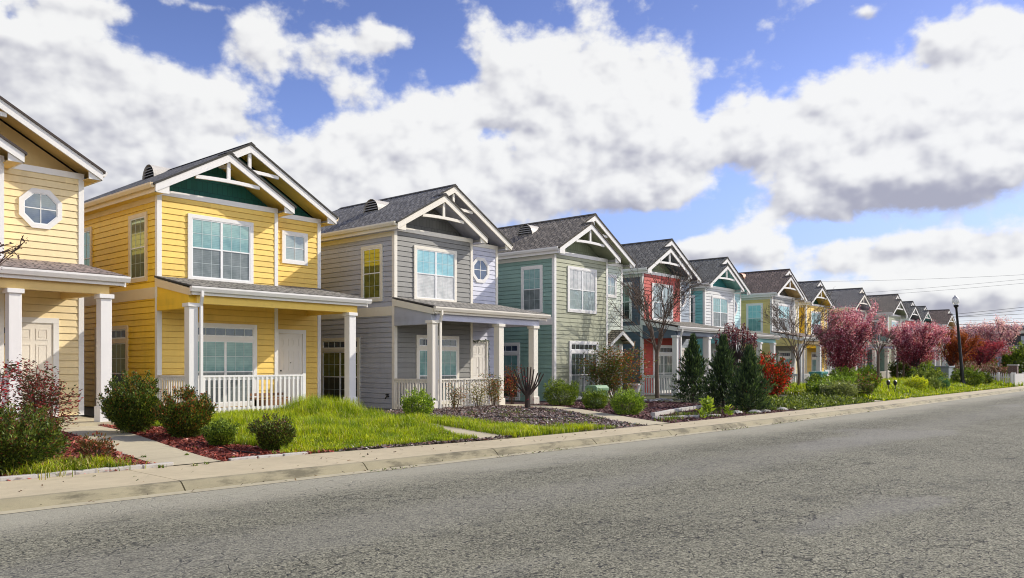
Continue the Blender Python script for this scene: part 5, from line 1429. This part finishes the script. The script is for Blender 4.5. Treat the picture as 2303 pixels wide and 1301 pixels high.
# hose bib on grey flank
b = MB(); b.tube([(17.82, 20.98, .62), (17.70, 20.98, .62), (17.66, 20.98, .54)], .022, 6); b.tube([(17.74, 20.92, .68), (17.74, 21.04, .68)], .03, 6); tag(b.build('hose_tap', m_blk), 'small dark hose tap on the grey house flank', 'tap')
# black downspout elbow on the grass
b = MB(); b.tube([(15.9, 18.0, .42), (16.15, 17.7, .38), (16.5, 17.4, .34)], .07, 10); tag(b.build('drain_pipe', m_blk, smooth=True), 'black drain pipe end by the grey house railing', 'pipe')
# white sprinkler stub
b = MB(); b.tube([(7.95, 14.55, .15), (7.95, 14.55, .33)], .022, 8); tag(b.build('sprinkler_riser', plain((.75, .74, .7), .5)), 'white sprinkler riser in red mulch between shrubs', 'sprinkler')
# string lights around the grey house door and on its railing
X0, Y0, Z0 = 17.84, 20.72, -1.12 + 1.7
b = MB(); P = []
for (xa, za, xb, zb) in ((4.0, 2.0, 5.12, 2.08), (5.12, 2.08, 5.15, -.2)):
    for k in range(14): f = k / 14; P.append((X0 + lerp(xa, xb, f) + rnd.uniform(-.02, .02), Y0 + RC - .09, Z0 + lerp(za, zb, f) + rnd.uniform(-.03, .03)))
b.tube(P, .012, 4)
for p in P:
    for _ in range(5): b.tube([p, (p[0] + rnd.uniform(-.06, .06), p[1] - .03, p[2] - rnd.uniform(.02, .09))], .007, 3)
tag(b.build('door_garland', plain((.03, .06, .025), .7)), 'dark leafy garland around the grey house door frame', 'garland')
b = MB()
P = [(X0 + .2 + k * .1, Y0 - 1.9, Z0 + .63 - .03 * abs(math.sin(k * 1.3))) for k in range(29)]; b.tube(P, .006, 3)
for p in P: b.tube([p, (p[0], p[1], p[2] - .05)], .009, 4)
tag(b.build('string_lights', plain((.12, .12, .10), .5)), 'thin string lights along the grey house railing top', 'string lights')
# wall lantern beside the cream house door
X0, Y0, Z0 = 2.66, 21.29, -.91 + 1.7
root = empty('wall_lantern', (X0 + 3.87, Y0 + RC - .20, Z0 + 1.55)); tag(root, 'black wall lantern beside the cream house door, cut by the left edge', 'lantern')
b = MB(); b.lathe([(.015, .24), (.13, .12), (.13, .10)], 6); b.build('lantern_roof', m_blk, root)
b = MB(); b.lathe([(.10, .10), (.075, -.14)], 6); b.build('lantern_glass', plain((.45, .30, .12), .2), root)
b = MB(); b.lathe([(.08, -.14), (.05, -.19)], 6); b.box(-.02, .02, .0, .2, .0, .03); b.build('lantern_base', m_blk, root)
# garden lights
for i, (x, y, lab) in enumerate(((41.9, 12.0, 'black garden light stake, left of two in the far grass'), (42.7, 11.9, 'black garden light stake, right of two in the far grass'))):
    root = empty('garden_light', at(x, y)); tag(root, lab, 'garden light')
    b = MB(); b.tube([(0, 0, 0), (0, 0, .36)], .02, 6); b.build('stake', m_blk, root)
    b = MB(); b.lathe([(.05, .34), (.085, .44), (.085, .54), (.03, .60)], 8); b.build('lamp_head', m_blk, root)
# things on the far porches
root = empty('storage_bin', (50.6, 18.6, .36)); tag(root, 'teal storage bin on the ground before the second bright yellow house', 'bin')
b = MB(); b.box(-.55, .55, -.35, .35, 0, .75); b.build('body', plain((.08, .30, .27), .5), root, bevel=.03)
b = MB(); b.box(-.6, .6, -.4, .4, .75, .9); b.build('lid', plain((.10, .36, .32), .5), root, bevel=.03)
root = empty('patio_chair', (52.4, 18.4, .36)); tag(root, 'white plastic patio chair beside the teal storage bin', 'chair')
mp = plain((.7, .7, .68), .4)
b = MB(); b.box(-.4, .4, -.35, .35, .42, .48); b.build('seat', mp, root, bevel=.01)
b = MB(); b.box(-.4, .4, .3, .36, .48, 1.0); b.build('backrest', mp, root, bevel=.01)
for xx in (-.36, .36):
    for yy in (-.3, .3):
        b = MB(); b.box(xx - .03, xx + .03, yy - .03, yy + .03, 0, .42); b.build('leg', mp, root)
b = MB(); b.lathe([(.3, 0), (.38, .5), (.42, .55), (.42, .62), (.0, .66)], 14); tag(b.build('planter', plain((.05, .055, .05), .5), loc=at(59.5, 17.9)), 'dark round planter with a pale rim before the distant grey house', 'planter')
# picket fence, pillar, warehouse, utility box
def picket(label, a, c, h=.95):
    a = np.array(a); c = np.array(c); L = np.linalg.norm(c - a); d = (c - a) / L; n = int(L / .19)
    root = empty('picket_fence', at(*a)); z0 = root.location.z; tag(root, label, 'fence', 'white picket fences at the far corner')
    for k, z in enumerate((.25, .65)):
        b = MB(); b.beam((0, 0, z), (d[0] * L, d[1] * L, z), .05, .08); b.build('rail', M_TRIM, root)
    b = MB(); nn = np.array((-d[1], d[0])) * .04
    for i in range(n + 1):
        q = d * L * i / n - nn; w_ = .055
        lo = [(q[0] - d[0] * w_, q[1] - d[1] * w_), (q[0] + d[0] * w_, q[1] + d[1] * w_)]
        b.poly([(*lo[0], .02), (*lo[1], .02), (*lo[1], h - .12), (q[0], q[1], h), (*lo[0], h - .12)])
        b.poly([(lo[0][0] + nn[0] * .4, lo[0][1] + nn[1] * .4, .02), (lo[1][0] + nn[0] * .4, lo[1][1] + nn[1] * .4, .02), (lo[1][0] + nn[0] * .4, lo[1][1] + nn[1] * .4, h - .12), (q[0] + nn[0] * .4, q[1] + nn[1] * .4, h), (lo[0][0] + nn[0] * .4, lo[0][1] + nn[1] * .4, h - .12)])
    b.build('pickets', M_TRIM, root)
    for f in (0, .5, 1):
        q = d * L * f; b = MB(); b.box(q[0] - .06, q[0] + .06, q[1] - .06, q[1] + .06, 0, h + .05); b.build('post', M_TRIM, root)
picket('white picket fence running back from the far sidewalk corner', (66.5, 10.75), (68.0, 12.7))
picket('white picket fence panel facing the street at the right edge', (66.5, 10.6), (73.5, 10.6))
root = empty('brick_pillar', at(76.5, 12.3)); tag(root, 'brown brick pillar with a flat cap before the hedge', 'pillar')
mbk, t = new_mat('brick'); br = t.new('ShaderNodeTexBrick'); t.link(t.new('ShaderNodeTexCoord').outputs['UV'], br.inputs['Vector'])
br.inputs['Scale'].default_value = 1; br.inputs['Brick Width'].default_value = .22; br.inputs['Row Height'].default_value = .08; br.inputs['Mortar Size'].default_value = .01
br.inputs['Color1'].default_value = (.16, .07, .05, 1); br.inputs['Color2'].default_value = (.10, .05, .04, 1); br.inputs['Mortar'].default_value = (.2, .18, .16, 1); t.link(br.outputs[0], t.b.inputs['Base Color'])
b = MB(); b.box(-.32, .32, -.32, .32, 0, 1.15); b.build('shaft', mbk, root)
b = MB(); b.box(-.38, .38, -.38, .38, 1.15, 1.25); b.build('cap', m_stone, root, bevel=.01)
b = MB(); b.box(-4.2, 0, -.1, .1, 0, .75); b.box(-4.2, 0, -.14, .14, .75, .82); tag(b.build('low_wall', m_stone, loc=at(76.0, 14.2)), 'low pale wall left of the brick pillar', 'wall')
b = MB(); b.box(-.75, .75, -.6, .6, 0, .95); b.box(-.8, .8, -.65, .65, .95, 1.05); tag(b.build('transformer_box', plain((.22, .25, .26), .5), loc=at(61.8, 14.2), bevel=.02), 'grey transformer box behind the dense bush by the lamp', 'utility box')
# warehouse across the end of the street
root = empty('warehouse', (125, 14, .05)); tag(root, 'grey corrugated warehouse with pale roof edge at the right edge', 'warehouse')
mco, t = new_mat('corrugated'); wv = t.new('ShaderNodeTexWave', bands_direction='Y'); t.link(t.obj, wv.inputs[0]); wv.inputs['Scale'].default_value = .9
t.link(t.mix(wv.outputs[1], (.15, .17, .19), (.26, .28, .30)), t.b.inputs['Base Color']); t.b.inputs['Roughness'].default_value = .5; bump(t, wv.outputs[1], .8, .05)
b = MB(); b.box(0, 20, -8, 19, 0, 4.2); b.build('wall', mco, root)
b = MB(); b.box(-.02, 20, -8, 19, 4.2, 5.75); b.build('window_band', plain((.02, .022, .025), .3), root)
for i in range(9):
    y0 = -7.6 + i * 2.9; b = MB(); b.box(-.06, -.021, y0, y0 + 1.2, 4.4, 5.4); b.build('window', plain((.45, .48, .5), .3), root)
b = MB(); b.box(-.7, 20.5, -8.5, 19.5, 5.75, 6.25); b.build('fascia', plain((.62, .58, .5), .5), root)
b = MB(); b.slab([(-1.0, -8.8, 6.28), (21, -8.8, 6.5), (21, 19.8, 6.5), (-1.0, 19.8, 6.28)], .028); b.box(1.5, 20, -6, 17, 6.5, 6.9); b.build('roof', plain((.22, .24, .25), .5), root)
# utility poles and wires
def azel(az, el, R=110): a = math.radians(az); return (R * math.cos(a), R * math.sin(a), 1.7 + R * math.tan(math.radians(el)))
for i, (az, lab) in enumerate(((27.2, 'wooden utility pole behind the houses, hidden by roofs'), (5.4, 'wooden utility pole beyond the right edge'))):
    x, y, z = azel(az, 5.7); root = empty('utility_pole', (x, y, 0)); tag(root, lab, 'utility pole')
    b = MB(); b.tube([(0, 0, 0), (0, 0, z + .3)], [.17, .12], 10); b.build('pole', bark((.12, .08, .05)), root)
    for zz in (z - .1, z - 2.0):
        b = MB(); b.box(-.06, .06, -1.2, 1.2, zz, zz + .12); b.build('crossarm', bark((.12, .08, .05)), root)
m_wire = plain((.10, .10, .115), .6)
for i, (e0, e1, sag, rd, lab) in enumerate(((5.75, 5.40, .25, .013, 'highest faint wire across the clouds at right'), (4.35, 5.30, .2, .013, 'second faint wire, rising to the right'), (4.2, 5.05, .2, .013, 'third faint wire, just below the second one'), (2.1, 3.72, .15, .022, 'dark wire rising right above the pale pink plum'), (1.95, 3.55, .15, .022, 'dark wire just below the rising one above the plum'), (2.85, 3.12, .15, .022, 'level dark wire above the warehouse'), (2.35, 2.62, .12, .034, 'thick level cable just above the warehouse roof'), (2.55, 2.85, .12, .014, 'thin wire between level ones above the warehouse'))):
    A = azel(27.2, e0); B_ = azel(5.4, e1); P = []
    for k in range(25):
        f = k / 24; p = [lerp(A[j], B_[j], f) for j in range(3)]; p[2] -= sag * 4 * f * (1 - f) * 2; P.append(tuple(p))
    b = MB(); b.tube(P, rd, 5); tag(b.build('power_line', m_wire), lab, 'wire', 'overhead wires')
